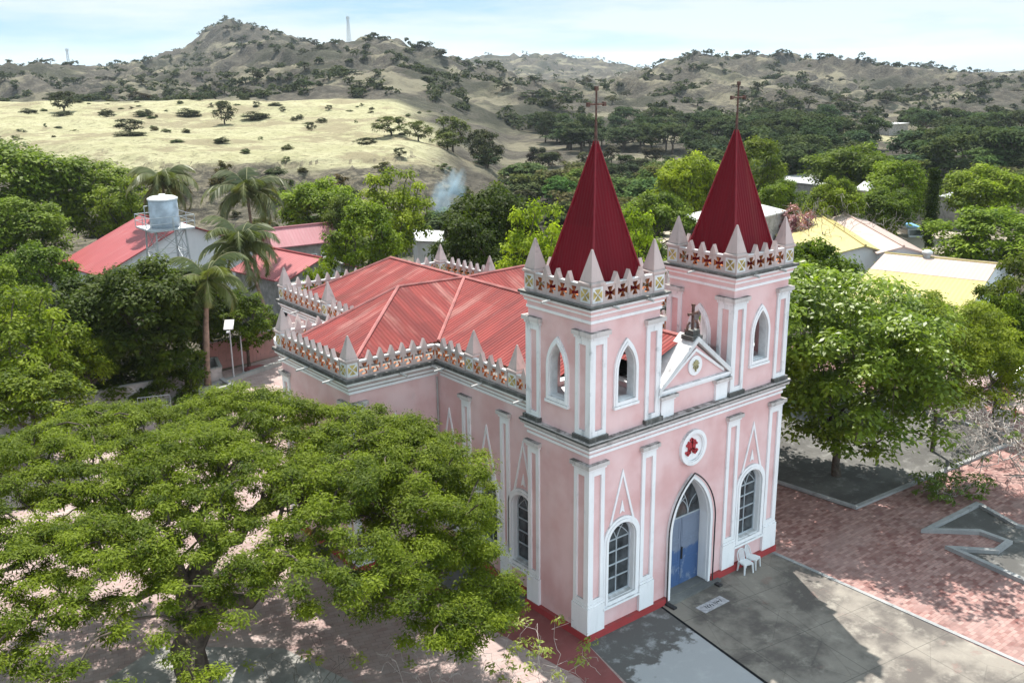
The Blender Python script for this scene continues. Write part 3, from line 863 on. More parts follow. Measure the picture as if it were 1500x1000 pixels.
for a, b in ((3.42, 4.08), (6.38, 7.04)):
    mb = MB().fbox(F2, a, b, 7.6, 8.22, 0, .1).fbox(F2, a - .04, b + .04, 8.22, 8.3, 0, .14)
    o = cpart('pilaster', mb, M['white'], gab)
    cpart('capital', MB().fbox(F2, a - .12, b + .12, 8.3, 8.42, 0, .22), M['ledge'], gab)
rd = cpart('roundel', MB().slab(F2, ell(GX, 9.2, .37, .37), [], 0, .05), M['white'], gab)
cpart('emblem', strokes(F2, GX, 9.2, .24, [[(0, -.85), (0, .85)], [(-.6, .3), (.6, .3)], [(-.5, -.2), (-.2, -.45), (.2, -.45), (.5, -.2)], [(-.4, .65), (.4, -.05)], [(.4, .65), (-.4, -.05)]], .22, .05, .09), M['gilt'], gab)
mb = MB().box(GX - .27, GX + .27, -.05, .5, 10.16, 10.32).box(GX - .19, GX + .19, .02, .42, 10.32, 10.52)
cb = cpart('cross_base', mb, M['black'], gab)
mb = MB().box(GX - .04, GX + .04, .175, .255, 10.52, 11.42).box(GX - .23, GX + .23, .18, .25, 11.06, 11.14)
for s in (-1, 1):
    mb.frus(GX + s * .23, .215, 11.05, 11.15, .03, .04); mb.tube([(GX + s * .3, .215, 10.5), (GX + s * .26, .215, 10.72), (GX + s * .16, .215, 10.8)], [.06, .045, .05], 5)
mb.frus(GX, .215, 11.38, 11.46, .05, .055)
cpart('gable_cross', mb, M['rust'], gab)

# --- parapets with pierced crosses
def patee(cx, cz, s=1.0):
    pts = []
    for k in range(4):
        a = k * math.pi / 2; d = (math.cos(a), math.sin(a)); t = (-d[1], d[0])
        pts += [(cx + s * (d[0] * .225 - t[0] * .125), cz + s * (d[1] * .225 - t[1] * .125)), (cx + s * (d[0] * .225 + t[0] * .125), cz + s * (d[1] * .225 + t[1] * .125)),
                (cx + s * .052 * (d[0] + t[0]), cz + s * .052 * (d[1] + t[1]))]
    return pts
def parapet(fr, u0, u1, z, n, parent=None, mat='pinkdirty'):
    """n pierced panels with a pointed picket between each two; wall plane of fr is the outer face"""
    mb = MB(); b = (u1 - u0) / n; h = .62
    for k in range(n):
        a = u0 + k * b
        mb.slab(fr, [(a, z), (a + b, z), (a + b, z + h), (a, z + h)], [patee(a + b / 2, z + .32, min(1, b / .5))], -.12, 0, 0, 1)
        mb.fbox(fr, a, a + b, z + h, z + h + .035, -.14, .015, 2)
    for k in range(1, n):
        a = u0 + k * b; q = .13
        mb.slab(fr, [(a - q - .01, z + h - .03), (a + q + .01, z + h - .03), (a + q + .01, z + h + .05), (a, z + 1.0), (a - q - .01, z + h + .05)], [], -.145, .02)
        mb.fbox(fr, a - .05, a + .05, z + .02, z + h - .03, 0, .012)
    return cpart('parapet', mb, [M[mat], M['ochre'], M['dirtywhite']], parent)
def pinnacle(x, y, z, parent=None, hgt=1.0, r_=.27, mat='pinkdirty', post=.66):
    mb = MB().frus(x, y, z, z + post, r_, r_)
    mb.frus(x, y, z + post, z + post + .07, r_ + .05, r_ + .05, mi=0)
    mb.frus(x, y, z + post + .07, z + post + .13, r_ + .05, r_ - .02)
    mb.frus(x, y, z + post + .13, z + post + .13 + hgt, r_ + .0, .025)
    o = cpart('pinnacle', mb, M[mat], parent)
    wq = MB(); yq = MB()
    for fr, cx in (((Vector((0, y - r_, 0)),) + fr_front()[1:], x), ((Vector((x - r_, 0, 0)),) + fr_left()[1:], y), ((Vector((x + r_, 0, 0)),) + fr_right(0)[1:], y), ((Vector((0, y + r_, 0)),) + fr_back(0)[1:], x)):
        cz = z + .34; q = .23
        wq.slab(fr, [(cx - q, cz - q - .03), (cx + q, cz - q - .03), (cx + q, cz + q + .03), (cx - q, cz + q + .03)], [], 0, .012)
        for s1, s2 in ((1, 0), (-1, 0), (0, 1), (0, -1)):
            yq.slab(fr, [(cx + s1 * .02, cz + s2 * .02), (cx + s1 * .19 - s2 * .13, cz + s2 * .19 + s1 * .13), (cx + s1 * .19 + s2 * .13, cz + s2 * .19 - s1 * .13)], [], .012, .022)
    if parent is None: pinn_mesh(o, wq, yq)
    return o, wq, yq
def drain(fr, u, z, l=.62, parent=None):
    O, U, V, N = fr
    mb = MB().tube([O + U * u + V * z - N * .1, O + U * (u + .03) + V * (z - .05) + N * l], .045, 8)
    return cpart('drain_pipe', mb, M['pvc'], parent)

# --- upper towers
def tower(x0, bells):
    x1 = x0 + TW; y0, y1 = 0.0, TD
    cxs = (x0 + x1) / 2; cys = TD / 2
    of = lambda c: arch(c, 8.72, 9.75, 10.68, .43)
    zA, zB = 7.59, 11.66
    mb = MB()
    mb.slab(fr_front(y0), [(x0, zA), (x1, zA), (x1, zB), (x0, zB)], [of(cxs)], -.32, 0)
    mb.slab(fr_back(y1), [(x0, zA), (x1, zA), (x1, zB), (x0, zB)], [of(cxs)], -.32, 0)
    for fr in (fr_left(x0), fr_right(x1)):
        mb.slab(fr, [(y0 + .32, zA), (y1 - .32, zA), (y1 - .32, zB), (y0 + .32, zB)], [of(cys)], -.32, 0)
    tw = cpart('bell_tower', mb, M['pink'])
    inn = MB()
    frs = [(fr_front(y0), cxs), (fr_back(y1), cxs), (fr_left(x0), cys), (fr_right(x1), cys)]
    for fr, c in frs:
        inn.slab(fr, of(c), [arch(c, 8.735, 9.75, 10.665, .415)], -.33, -.002)
    fl_ = inn.box(x0 + .33, x1 - .33, .33, TD - .33, 8.45, 8.55)
    cpart('belfry_lining', inn, M['belfryin'], tw)
    for fr, c in frs:
        mb = MB().slab(fr, arch(c, 8.5, 9.72, 10.92, .58), [of(c)], 0, .07)
        mb.slab(fr, arch(c, 8.60, 9.73, 10.80, .51), [of(c)], .07, .10)
        mb.fbox(fr, c - .6, c + .6, 8.48, 8.58, 0, .12)
        cpart('belfry_surround', mb, M['white'], tw)
    for fr, a, b in ((fr_front(y0), x0, x1), (fr_back(y1), x0, x1)):
        for u0, u1, l_, r_ in ((a, a + .68, 1, 0), (b - .68, b, 0, 1)):
            pil(fr, u0, u1, tw, l_, r_)
    for fr in (fr_left(x0), fr_right(x1)):
        for u0, u1, l_, r_ in ((0, .68, -1, 0), (TD - .68, TD, 0, -1)):
            pil(fr, u0, u1, tw, l_, r_)
    cs = MB(); cw = MB(); ck = MB()
    B = lambda q, p, a, b: q.box(x0 - p, x1 + p, y0 - p, y1 + p, a, b)
    B(cw, .05, 11.66, 11.76); B(cs, .03, 11.76, 11.92); B(cw, .10, 11.92, 12.0); B(cs, .13, 12.0, 12.1); B(cw, .20, 12.1, 12.19); B(ck, .26, 12.19, 12.275)
    cpart('cornice', cw, M['white'], tw); cpart('cornice_band', cs, M['pink'], tw); cpart('cornice_edge', ck, M['black'], tw)
    z = 12.275
    px0, px1, py0, py1 = x0 - .08, x1 + .08, -.08, TD + .08
    rp = MB()
    def run(fr, u0, u1, n=4):
        q = MB(); b = (u1 - u0) / n; h = .64
        for k in range(n):
            a = u0 + k * b
            rp.slab(fr, [(a, z), (a + b, z), (a + b, z + h), (a, z + h)], [patee(a + b / 2, z + .33, .98)], -.12, 0, 0, 1)
            rp.fbox(fr, a, a + b, z + h, z + h + .035, -.14, .015, 2)
        for k in range(1, n):
            a = u0 + k * b
            rp.slab(fr, [(a - .14, z + h - .03), (a + .14, z + h - .03), (a + .14, z + h + .05), (a, z + 1.0), (a - .14, z + h + .05)], [], -.145, .02)
            rp.fbox(fr, a - .05, a + .05, z + .02, z + h - .03, 0, .012)
    run(fr_front(py0), px0 + .55, px1 - .55); run(fr_back(py1), px0 + .55, px1 - .55)
    run(fr_left(px0), py0 + .55, py1 - .55); run(fr_right(px1), py0 + .55, py1 - .55)
    cpart('parapet', rp, [M['pinkdirty'], M['ochre'], M['dirtywhite']], tw)
    for cx in (px0 + .265, px1 - .265):
        for cy in (py0 + .265, py1 - .265):
            o, wq, yq = pinnacle(cx, cy, z, tw, 1.0, .275)
            # painted panels of this post join the pinnacle mesh as a second and third material
            pm = MB()
            pinn_mesh(o, wq, yq)
    # spire
    zb, hb, za = 12.28, 1.27, 17.32
    mb = MB()
    mb.hexa([(cxs - hb, cys - hb, zb), (cxs + hb, cys - hb, zb), (cxs + hb, cys + hb, zb), (cxs - hb, cys + hb, zb),
             (cxs - .035, cys - .035, za), (cxs + .035, cys - .035, za), (cxs + .035, cys + .035, za), (cxs - .035, cys + .035, za)])
    cpart('spire', mb, M['spire'], tw, uv=True)
    hips = MB()
    for sx in (-1, 1):
        for sy in (-1, 1):
            hips.tube([(cxs + sx * (hb + .01), cys + sy * (hb + .01), zb + .02), (cxs + sx * .04, cys + sy * .04, za)], [.05, .03], 6)
    cpart('hip_capping', hips, M['spirecap'], tw)
    cr_ = MB().tube([(cxs, cys, za - .1), (cxs, cys, 18.0)], [.06, .04], 8).tube([(cxs, cys, 17.9), (cxs, cys, 19.05)], .035, 6)
    cr_.tube([(cxs - .36, cys, 18.5), (cxs + .36, cys, 18.5)], .03, 6)
    for dx, dz in ((-.36, 0), (.36, 0), (0, .5)):
        cr_.frus(cxs + dx, cys, 18.5 + dz - .07, 18.5 + dz + .07, .05, .05)
    cpart('spire_cross', cr_, M['rust'], tw)
    for u in (.75, 2.35): 
        drain(fr_front(0), x0 + u, 12.2, .5, tw)
    drain(fr_left(x0), 1.75, 12.2, .6, tw)
    return tw
def pil(fr, u0, u1, tw, l_, r_):
    mb = MB(); p = .07
    e = lambda q: (u0 - (q if l_ > 0 else 0), u1 + (q if r_ > 0 else 0))
    a, b = e(p); zb, zt = 7.72, 11.12
    mb.slab(fr, [(a, zb), (b, zb), (b, zt), (a, zt)], [[(u0 + .17, zb + .2), (u1 - .17, zb + .2), (u1 - .17, zt - .2), (u0 + .17, zt - .2)]], 0, p)
    a, b = e(.11)
    o_ = lambda q: (0 if l_ else q, 0 if r_ else q)
    mb.fbox(fr, a - o_(.04)[0], b + o_(.04)[1], zt, zt + .11, 0, .11)
    o = cpart('pilaster', mb, M['whiteg'], tw)
    q = MB(); a, b = e(.18)
    q.fbox(fr, a - o_(.09)[0], b + o_(.09)[1], zt + .11, zt + .26, 0, .18)
    a, b = e(.16)
    q2 = MB().fbox(fr, a - o_(.04)[0], b + o_(.04)[1], 7.59, 7.74, 0, .16)
    cpart('capital', q, M['ledge'], o)
    cpart('base_block', q2, M['black'], o)
def pinn_mesh(o, wq, yq):
    bm = bmesh.new(); bm.from_mesh(o.data)
    for q, mi in ((wq, 1), (yq, 2)):
        t = q.mesh('panel', [M['white']])
        for p in t.polygons: p.material_index = mi
        bm.from_mesh(t); bpy.data.meshes.remove(t)
    bm.to_mesh(o.data); bm.free()
    o.data.materials.append(M['dirtywhite']); o.data.materials.append(M['yellow'])
M['whiteg'] = stucco('streaked_white_paint', (.82, .82, .84), (.74, .75, .77), .62, top=.6, dirt=(.22, .24, .26), streak=1.0)
M['spirecap'] = plain('crimson_flashing', (.20, .010, .02), .6)
for x0 in (0.0, W - TW): tower(x0, 1)

# --- nave, transept and chancel walls
mb = MB()
wins_n = (3.95, 6.2, 8.7)
for fr in (fr_left(NX0), fr_right(NX1)):
    mb = MB().slab(fr, [(TD, 0), (TY0, 0), (TY0, 7.9), (TD, 7.9)], [arch(c, 1.22, 3.48, 4.15, .69) for c in wins_n], -.35, 0)
    cpart('nave_wall', mb, M['pink'])
mb = MB()
for a, b, fr in ((TX0, NX0, fr_left(TX0)), (NX1, TX1, fr_right(TX1))):
    mb = MB().fbox(fr_front(TY0), a, b, 0, 7.9, -.35, 0).fbox(fr, TY0 + .35, TY1 - .35, 0, 7.9, -.35, 0).fbox(fr_back(TY1), a, b, 0, 7.9, -.35, 0)
    cpart('transept_wall', mb, M['pink'])
mb = MB()
mb.fbox(fr_left(NX0 - .05), TY1, CY1, 0, 7.9, -.35, 0).fbox(fr_right(NX1 + .05), TY1, CY1, 0, 7.9, -.35, 0).fbox(fr_back(CY1), NX0 - .05, NX1 + .05, 0, 7.9, -.35, -.003)
cpart('chancel_wall', mb, M['pink'])
for c in wins_n:
    window_part(fr_left(NX0), c); wedge_lines(fr_left(NX0), c + .0, 4.0, 6.35, .62)
for c in (5.02, 7.5): pilaster(fr_left(NX0), c - .27, c + .27, .3, 7.2)
FT = fr_front(TY0); FL = fr_left(TX0)
pilaster(FT, TX0, TX0 + .62, .3, 7.25, left=1); pilaster(FL, TY0, TY0 + .62, .3, 7.25, left=-1); pilaster(FL, TY1 - .62, TY1, .3, 7.25)
for fr, c in ((FT, -1.75), (FL, 12.35)):
    wedge_lines(fr, c, 4.0, 6.45, .66)
def ring_cornice(x0, x1, y0, y1, z=7.9):
    c1 = MB(); c2 = MB(); c3 = MB()
    B = lambda q, p, a, b: q.box(x0 - p, x1 + p, y0 - p, y1 + p, a, b)
    B(c1, .05, z - .30, z - .20); B(c2, .03, z - .20, z - .12); B(c1, .10, z - .12, z - .02); B(c2, .14, z - .02, z + .10); B(c1, .22, z + .10, z + .22); B(c3, .30, z + .22, z + .36)
    o = cpart('cornice', c1, M['white']); cpart('cornice_band', c2, M['pinkdirty'], o); cpart('cornice_edge', c3, M['black'], o)
ring_cornice(NX0, NX1, TD + .32, TY0 - .32)
ring_cornice(TX0, TX1, TY0, TY1)
ring_cornice(NX0 - .05, NX1 + .05, TY1 + .32, CY1)
ZP = 8.27
def pin(x, y, **k): return pinnacle(x, y, ZP, None, .86, .25, **k)
PO = .17                                                        # parapet face stands out this far
xn = NX0 - PO; xr = NX1 + PO
# nave left and right
for fr, sg, x in ((fr_left(xn), 1, xn + .27), (fr_right(xr), -1, xr - .27)):
    ys = [3.25, 4.12, 4.66, 6.78, 7.32, 9.33]
    parapet(fr, TD + .04, 4.12, ZP, 2); parapet(fr, 4.66, 6.78, ZP, 4); parapet(fr, 7.32, TY0 - PO + .02, ZP, 4)
    for y in (4.39, 7.05): pin(x, y)
# transept
xt = TX0 - PO; xt1 = TX1 + PO; yt = TY0 - PO; yt1 = TY1 + PO
parapet(fr_front(yt), xt + .54, xn - .03, ZP, 7); parapet(fr_front(yt), xr + .03, xt1 - .54, ZP, 7)
parapet(fr_left(xt), yt + .54, yt1 - .54, ZP, 9); parapet(fr_right(xt1), yt + .54, yt1 - .54, ZP, 9)
parapet(fr_back(yt1), xt + .54, xn - .03, ZP, 7); parapet(fr_back(yt1), xr + .03, xt1 - .54, ZP, 7)
for x in (xt + .27, xt1 - .27):
    for y in (yt + .27, yt1 - .27): pin(x, y)
# chancel
yc = CY1 + PO; xc = NX0 - .05 - PO; xc1 = NX1 + .05 + PO
for fr, x in ((fr_left(xc), xc + .27), (fr_right(xc1), xc1 - .27)):
    parapet(fr, yt1 + .03, 18.6 - .27, ZP, 5); parapet(fr, 18.87, yc - .54, ZP, 7)
    pin(x, 18.6); pin(x, yc - .27)
parapet(fr_back(yc), xc + .54, xc1 - .54, ZP, 16)
for u in (10.2, 14.0): drain(fr_left(TX0 - .25), u, 8.1, .5)
drain(fr_left(TX0 - .25), 12.3, 8.1, .55)
for u in (-1.6, -.1): drain(fr_front(TY0 - .25), u, 8.1, .45)
for u in (8.6, 6.1, 3.6): drain(fr_left(NX0 - .25), u, 8.1, .5)
drain(fr_left(NX0 - .3), 21, 8.1, .5); drain(fr_left(NX0 - .3), 17.3, 8.1, .5)
# round stair bay in the corner behind the transept
SBX, SBY, SBR = -1.75, 16.9, 1.15
mb = MB().lathe(SBX, SBY, [(SBR, 0), (SBR, 7.6)], 28)
sb = cpart('stair_bay', mb, M['pink'])
cpart('cornice', MB().lathe(SBX, SBY, [(SBR + .05, 7.55), (SBR + .2, 7.7), (SBR + .28, 7.8), (SBR + .28, 8.0), (SBR + .1, 8.06)], 28), M['white'], sb)
mb = MB()
for k in range(11):
    a = R(80 + k * 26); ca, sa = math.cos(a), math.sin(a)
    fr = (Vector((SBX + ca * SBR, SBY + sa * SBR, 0)), Vector((-sa, ca, 0)), Vector((0, 0, 1)), Vector((ca, sa, 0)))
    mb.fbox(fr, -.25, .25, 8.0, 8.42, -.13, 0).slab(fr, [(-.12, 8.02), (.12, 8.02), (.12, 8.5), (0, 8.8), (-.12, 8.5)], [], -.15, .03)
cpart('parapet', mb, M['pinkdirty'], sb)

# --- roofs
ZR, ZE, EX = 10.15, 8.62, 1.13
ex2 = 2 * GX - EX
SLN = (ZR - ZE) / (GX - EX)
yA, yB = 9.3, 20.7
mb = MB()
mb.face([(TW + .02, .55, ZR - SLN * (GX - TW - .02)), (GX, .55, ZR), (GX, TD + .02, ZR), (TW + .02, TD + .02, ZR - SLN * (GX - TW - .02))])
mb.face([(7.2, .55, ZR - SLN * (7.2 - GX)), (7.2, TD + .02, ZR - SLN * (7.2 - GX)), (GX, TD + .02, ZR), (GX, .55, ZR)])
mb.face([(EX, TD + .02, ZE), (GX, TD + .02, ZR), (GX, yB, ZR), (EX, 22.4, ZE)])
mb.face([(ex2, TD + .02, ZE), (ex2, 22.4, ZE), (GX, yB, ZR), (GX, TD + .02, ZR)])
mb.face([(EX, 22.4, ZE), (GX, yB, ZR), (ex2, 22.4, ZE)])
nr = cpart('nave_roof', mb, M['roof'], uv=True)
for q in ([(EX, TD + .02), (EX, 22.4)], [(ex2, TD + .02), (ex2, 22.4)]): pass
for bx_ in ((EX, EX + .04, TD + .02, 10.4), (EX, EX + .04, 15.1, 22.35), (ex2 - .04, ex2, TD + .02, 10.4), (EX, ex2, 22.36, 22.4)):
    cpart('fascia', MB().box(*bx_, 8.2, ZE - .01), M['timber'], nr)
def capstrip(name, parent, segs, rad=.085):
    mb = MB()
    for a, b in segs: mb.tube([a, b], rad, 6)
    return cpart(name, mb, M['roofcap'], parent)
M['roofcap'] = plain('faded_red_ridge_capping', (.34, .125, .115), .6, var=.25, sc=1.5)
capstrip('ridge_capping', nr, [((GX, .5, ZR + .01), (GX, yB, ZR + .01)), ((EX, 22.4, ZE), (GX, yB, ZR)), ((ex2, 22.4, ZE), (GX, yB, ZR))])
ya, za = 14.2, 10.22
L0, L1 = (-2.85, 10.5, ZE), (-2.95, 15.0, ZE); AP = (1.62, ya + .05, za + .04)
R0, R1 = (13.3, 10.5, ZE), (13.35, 15.0, ZE); AR = (8.82, ya, za)
C0 = (GX, ya, za - .05)
mb = MB()
mb.face([L0, (EX, 10.5, ZE), (GX, 10.5, ZE), C0, AP]); mb.face([L0, AP, L1]); mb.face([L1, AP, C0, (GX, 15.0, ZE)])
mb.face([(GX, 10.5, ZE), R0, AR, C0]); mb.face([R0, R1, AR]); mb.face([R1, (GX, 15.0, ZE), C0, AR])
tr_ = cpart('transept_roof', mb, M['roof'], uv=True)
for bx_ in ((-2.85, EX, 10.5, 10.54), (-2.9, -2.86, 10.55, 14.97), (-2.95, EX, 14.98, 15.02)):
    cpart('fascia', MB().box(*bx_, 8.2, ZE - .01), M['timber'], tr_)
capstrip('ridge_capping', tr_, [(L0, AP), (L1, AP), (AP, C0), (C0, AR), (R0, AR), (R1, AR), ((EX, 10.5, ZE + .02), C0), ((ex2, 10.5, ZE + .02), C0)], .075)

# --- bells hang in the belfries
def bell(x, y, z, label):
    b = empty('bell', (x, y, z), label=label, cat='bell', group='bells in the belfry openings')
    prof = [(.05, .02), (.13, .0), (.17, -.06), (.19, -.22), (.23, -.38), (.31, -.50), (.33, -.54), (.29, -.54)]
    MB().lathe(0, 0, prof, 18).build('bell_body', M['bell'], b, smooth=True)
    MB().box(-.4, .4, -.06, .06, .02, .16).box(-.03, .03, -.03, .03, -.02, .05).build('yoke', M['rust'], b)
    MB().tube([(0, 0, -.1), (0, 0, -.62)], [.02, .05], 8).build('clapper', M['iron'], b)
    MB().tube([(-.4, 0, .09), (-1.25, 0, .09)], .035, 6).tube([(.4, 0, .09), (1.25, 0, .09)], .035, 6).build('axle', M['iron'], b)
    return b
bell(1.52, 1.05, 9.85, 'dark bronze bell in the front opening of the nearer left tower')
bell(8.72, 1.1, 9.80, 'dark bronze bell in the front opening of the farther right tower')

# ------------------------------------------------------------------ vegetation
def grow(base, top, clumps, rng, r0, sag=.12, sides=6, minr=.012, wob=.08):
    """trunk from base to top, then limbs reaching every clump centre; one joined set of tapering tubes"""
    nodes = [np.array(base, float)]; par = [-1]; dist = [0.0]
    nt_ = 5
    for k in range(1, nt_ + 1):
        p = np.array(base) + (np.array(top) - np.array(base)) * k / nt_
        p[:2] += rng.normal(0, wob * r0 * 1.6, 2)
        nodes.append(p); par.append(k - 1); dist.append(dist[-1] + np.linalg.norm(p - nodes[k - 1]))
    order = sorted(range(len(clumps)), key=lambda i: np.linalg.norm(np.array(clumps[i]) - nodes[nt_]))
    for i in order:
        c = np.array(clumps[i], float)
        A = np.array(nodes[3:]); d = np.linalg.norm(A - c, axis=1)
        cost = d + .42 * np.array(dist[3:]) + np.where(A[:, 2] > c[2] + .05 * d, d * .5, 0)
        b = int(np.argmin(cost)) + 3
        a = nodes[b]; L = np.linalg.norm(c - a); ns = max(2, min(5, int(L / (np.linalg.norm(np.array(top) - np.array(base)) * .28)) + 1))
        pv = b
        for k in range(1, ns + 1):
            t = k / ns
            p = a + (c - a) * t
            p[2] += sag * L * math.sin(math.pi * t) * (1 if c[2] > a[2] - .2 * L else -.4)
            if k < ns: p += rng.normal(0, L * wob * .6, 3)
            nodes.append(p); par.append(pv); dist.append(dist[pv] + np.linalg.norm(p - nodes[pv])); pv = len(nodes) - 1
    cnt = np.zeros(len(nodes))
    ch = [[] for _ in nodes]
    for i, p in enumerate(par):
        if p >= 0: ch[p].append(i)
    for i in range(len(nodes) - 1, -1, -1):
        cnt[i] = max(1, sum(cnt[c] for c in ch[i]))
    tot = cnt[0]
    rad = np.maximum(minr, r0 * np.sqrt(cnt / tot) * .92)
    rad[0] = r0 * 1.35; rad[1] = r0
    mb = MB()
    def chain(i):
        st = [(0, None)]
        while st:
            i, prev = st.pop()
            pts = [] if prev is None else [prev]
            rr = [] if prev is None else [min(rad[i], 1e9)]
            k = i
            while True:
                pts.append(nodes[k]); rr.append(rad[k])
                if not ch[k]: break
                c = sorted(ch[k], key=lambda q: -cnt[q])
                for o in c[1:]: st.append((o, nodes[k]))
                k = c[0]
            if len(pts) > 1: mb.tube(pts, rr, sides, cap=False)
    chain(0)
    return mb

def leaf_mesh(name, C, rad, cnt, L, rng, mat, asp=.45, up=.9, hemi=.35, shell=.55, spread=.35):
    """many small leaf faces round the clump centres C (n,3) with radii rad (n,3)"""
    C = np.asarray(C, float); rad = np.asarray(rad, float)
    n = len(C)
    idx = np.repeat(np.arange(n), cnt)
    N = len(idx)
    d = rng.normal(0, 1, (N, 3)); d[:, 2] = np.where(rng.random(N) < hemi * 2, np.abs(d[:, 2]), d[:, 2])
    d /= np.linalg.norm(d, axis=1)[:, None]
    rr = (shell + (1 - shell) * rng.random(N)) * np.clip(rng.normal(1, .16, N), .4, 1.5)
    P = C[idx] + d * rr[:, None] * rad[idx]
    nrm = d * .6 + rng.normal(0, spread, (N, 3)); nrm[:, 2] += up
    nrm /= np.linalg.norm(nrm, axis=1)[:, None]
    t = rng.normal(0, 1, (N, 3)) + d * .8; t[:, 2] -= .35
    t -= nrm * (t * nrm).sum(1)[:, None]; t /= np.linalg.norm(t, axis=1)[:, None] + 1e-9
    b = np.cross(nrm, t)
    l = L * (.65 + .7 * rng.random(N)); wd = l * asp
    v = np.stack([P - t * (l / 2)[:, None], P + b * (wd / 2)[:, None] - t * (l * .05)[:, None], P + t * (l / 2)[:, None] - np.array([0, 0, 1]) * (l * .12)[:, None], P - b * (wd / 2)[:, None] - t * (l * .05)[:, None]], 1)
    me = np_mesh(name, v.reshape(-1, 3), np.arange(N * 4).reshape(-1, 4))
    ct = rng.random(n)
    tone = np.clip(.5 * ct[idx] + .5 * rng.random(N), 0, 1)
    a = me.attributes.new('tone', 'FLOAT', 'POINT'); a.data.foreach_set('value', np.repeat(tone, 4).astype(np.float32))
    me.materials.append(M[mat])
    return me

def crown_points(kind, n, rng):
    """clump centres for a crown of diameter 1 in a tree of height 1"""
    pts = []
    while len(pts) < n:
        if kind == 'round':
            d = rng.normal(0, 1, 3); d /= np.linalg.norm(d); r_ = .42 * (.45 + .55 * rng.random() ** .6)
            lump = 1 + .22 * math.sin(3 * math.atan2(d[1], d[0]) + 1.3) * math.cos(2.2 * d[2])
            p = np.array([d[0] * r_ * lump, d[1] * r_ * lump, .60 + d[2] * r_ * .84 * lump])
            if p[2] < .24: continue
        elif kind == 'umbrella':
            a = rng.random() * 2 * math.pi; q = math.sqrt(rng.random()); r_ = .43 * q
            p = np.array([math.cos(a) * r_, math.sin(a) * r_, .90 - .30 * q ** 2.2 - .22 * rng.random() ** 2])
        elif kind == 'tall':
            t = rng.random(); a = rng.random() * 2 * math.pi
            r_ = .42 * math.sin(math.pi * min(1, .15 + .8 * t)) ** .7 * math.sqrt(rng.random())
            p = np.array([math.cos(a) * r_, math.sin(a) * r_, .22 + .72 * t])
        elif kind == 'cone':
            t = rng.random() ** .8; a = rng.random() * 2 * math.pi; r_ = .46 * (1 - t) ** .8 * (.5 + .5 * rng.random())
            p = np.array([math.cos(a) * r_, math.sin(a) * r_, .08 + .9 * t])
        elif kind == 'loose':
            d = rng.normal(0, 1, 3); d /= np.linalg.norm(d); r_ = .44 * rng.random() ** .45
            p = np.array([d[0] * r_, d[1] * r_, .62 + d[2] * r_ * .8])
            if p[2] < .3 or vnoise(p[0] * 7, p[2] * 7, 4) < .35: continue
        elif kind == 'bush':
            d = rng.normal(0, 1, 3); d /= np.linalg.norm(d); r_ = .42 * rng.random() ** .4
            p = np.array([d[0] * r_, d[1] * r_, .36 + d[2] * r_ * 1.0])
            if p[2] < .05: continue
        pts.append(p)
    return np.array(pts)

PROTO = {}
SPEC = {  # kind: (crown shape, clumps, leaves per clump, leaf length, clump radius, material, trunk radius)
    'dense': ('round', 95, 190, .036, .115, 'leaf', .028), 'dense2': ('round', 80, 200, .036, .125, 'leaf', .028),
    'loose': ('loose', 75, 130, .036, .095, 'leaf', .022), 'tall': ('tall', 80, 190, .034, .105, 'leaf', .025),
    'umbrella': ('umbrella', 80, 150, .036, .10, 'leaf', .025), 'feather': ('cone', 150, 90, .05, .085, 'leaf', .02),
    'bush': ('bush', 60, 120, .05, .13, 'leaf', .03),
    'valley': ('round', 34, 60, .075, .15, 'leaffar', .03), 'valley2': ('loose', 30, 60, .075, .14, 'leaffar', .03), 'valley3': ('umbrella', 32, 60, .075, .13, 'leaffar', .03),
    'mbush': ('bush', 34, 70, .075, .15, 'leaffar', .03), 'mtree': ('round', 34, 66, .07, .15, 'leaffar', .03),
    'scrub': ('round', 14, 34, .12, .17, 'leaffar', .035), 'scrub2': ('round', 13, 34, .13, .18, 'leaffar', .035), 'scrub3': ('bush', 12, 34, .14, .2, 'leaffar', .03)}
def proto(kind):
    if kind not in PROTO:
        rng = np.random.default_rng(sum(map(ord, kind)) * 7)
        sh, nc, nl, ll, cr_, mat, tr = SPEC[kind]
        C = crown_points(sh, nc, rng)
        rad = cr_ * (.7 + .6 * rng.random((nc, 1))) * np.array([[1, 1, .72]])
        top = (0, 0, .1 if sh == 'bush' else .3 if sh != 'cone' else .7)
        tm = grow((0, 0, 0), top, C[:: (1 if nc < 40 else 2)], rng, tr, minr=.004, sides=5 if nc < 20 else 6)
        PROTO[kind] = (tm, leaf_mesh(kind + '_crown', C, rad, nl, ll, rng, mat, asp=.5))
        bark = M['bark']
        PROTO[kind] = (tm.mesh(kind + '_trunk', bark, smooth=True, recalc=False), PROTO[kind][1])
    return PROTO[kind]
def one_mesh(kind):
    """far trees: trunk and crown in one mesh"""
    key = kind + '_whole'
    if key not in PROTO:
        tm, cm = proto(kind)
        bm = bmesh.new(); bm.from_mesh(cm)
        lay = bm.verts.layers.float.get('tone')
        t = tm.copy()
        for p in t.polygons: p.material_index = 1
        bm.from_mesh(t)
        me = bpy.data.meshes.new(key); bm.to_mesh(me); bm.free()
        me.materials.append(cm.materials[0]); me.materials.append(M['bark'])
        PROTO[key] = me
    return PROTO[key]
RNG = random.Random(5)
def tree(kind, label, px, ytop, D, wpx, tint=(1, 1, 1), name='tree', cat='tree', group=None, hmin=1.5, lean=0, wx=1.0):
    P = at(px, ytop, D)
    z = gz(P); h = max(hmin, P.z - z); wd = wpx / FPX * D * 1.03
    e = empty(name, (P.x, P.y, z - .02), RNG.random() * 6.28, label, cat, group)
    tm, cm = proto(kind)
    for nm, me in (('trunk', tm), ('crown', cm)):
        o = link(nm, me, e); o.scale = (wd / .96, wd / .96 * wx, h / .98); o.color = (*tint, 1)
    return e

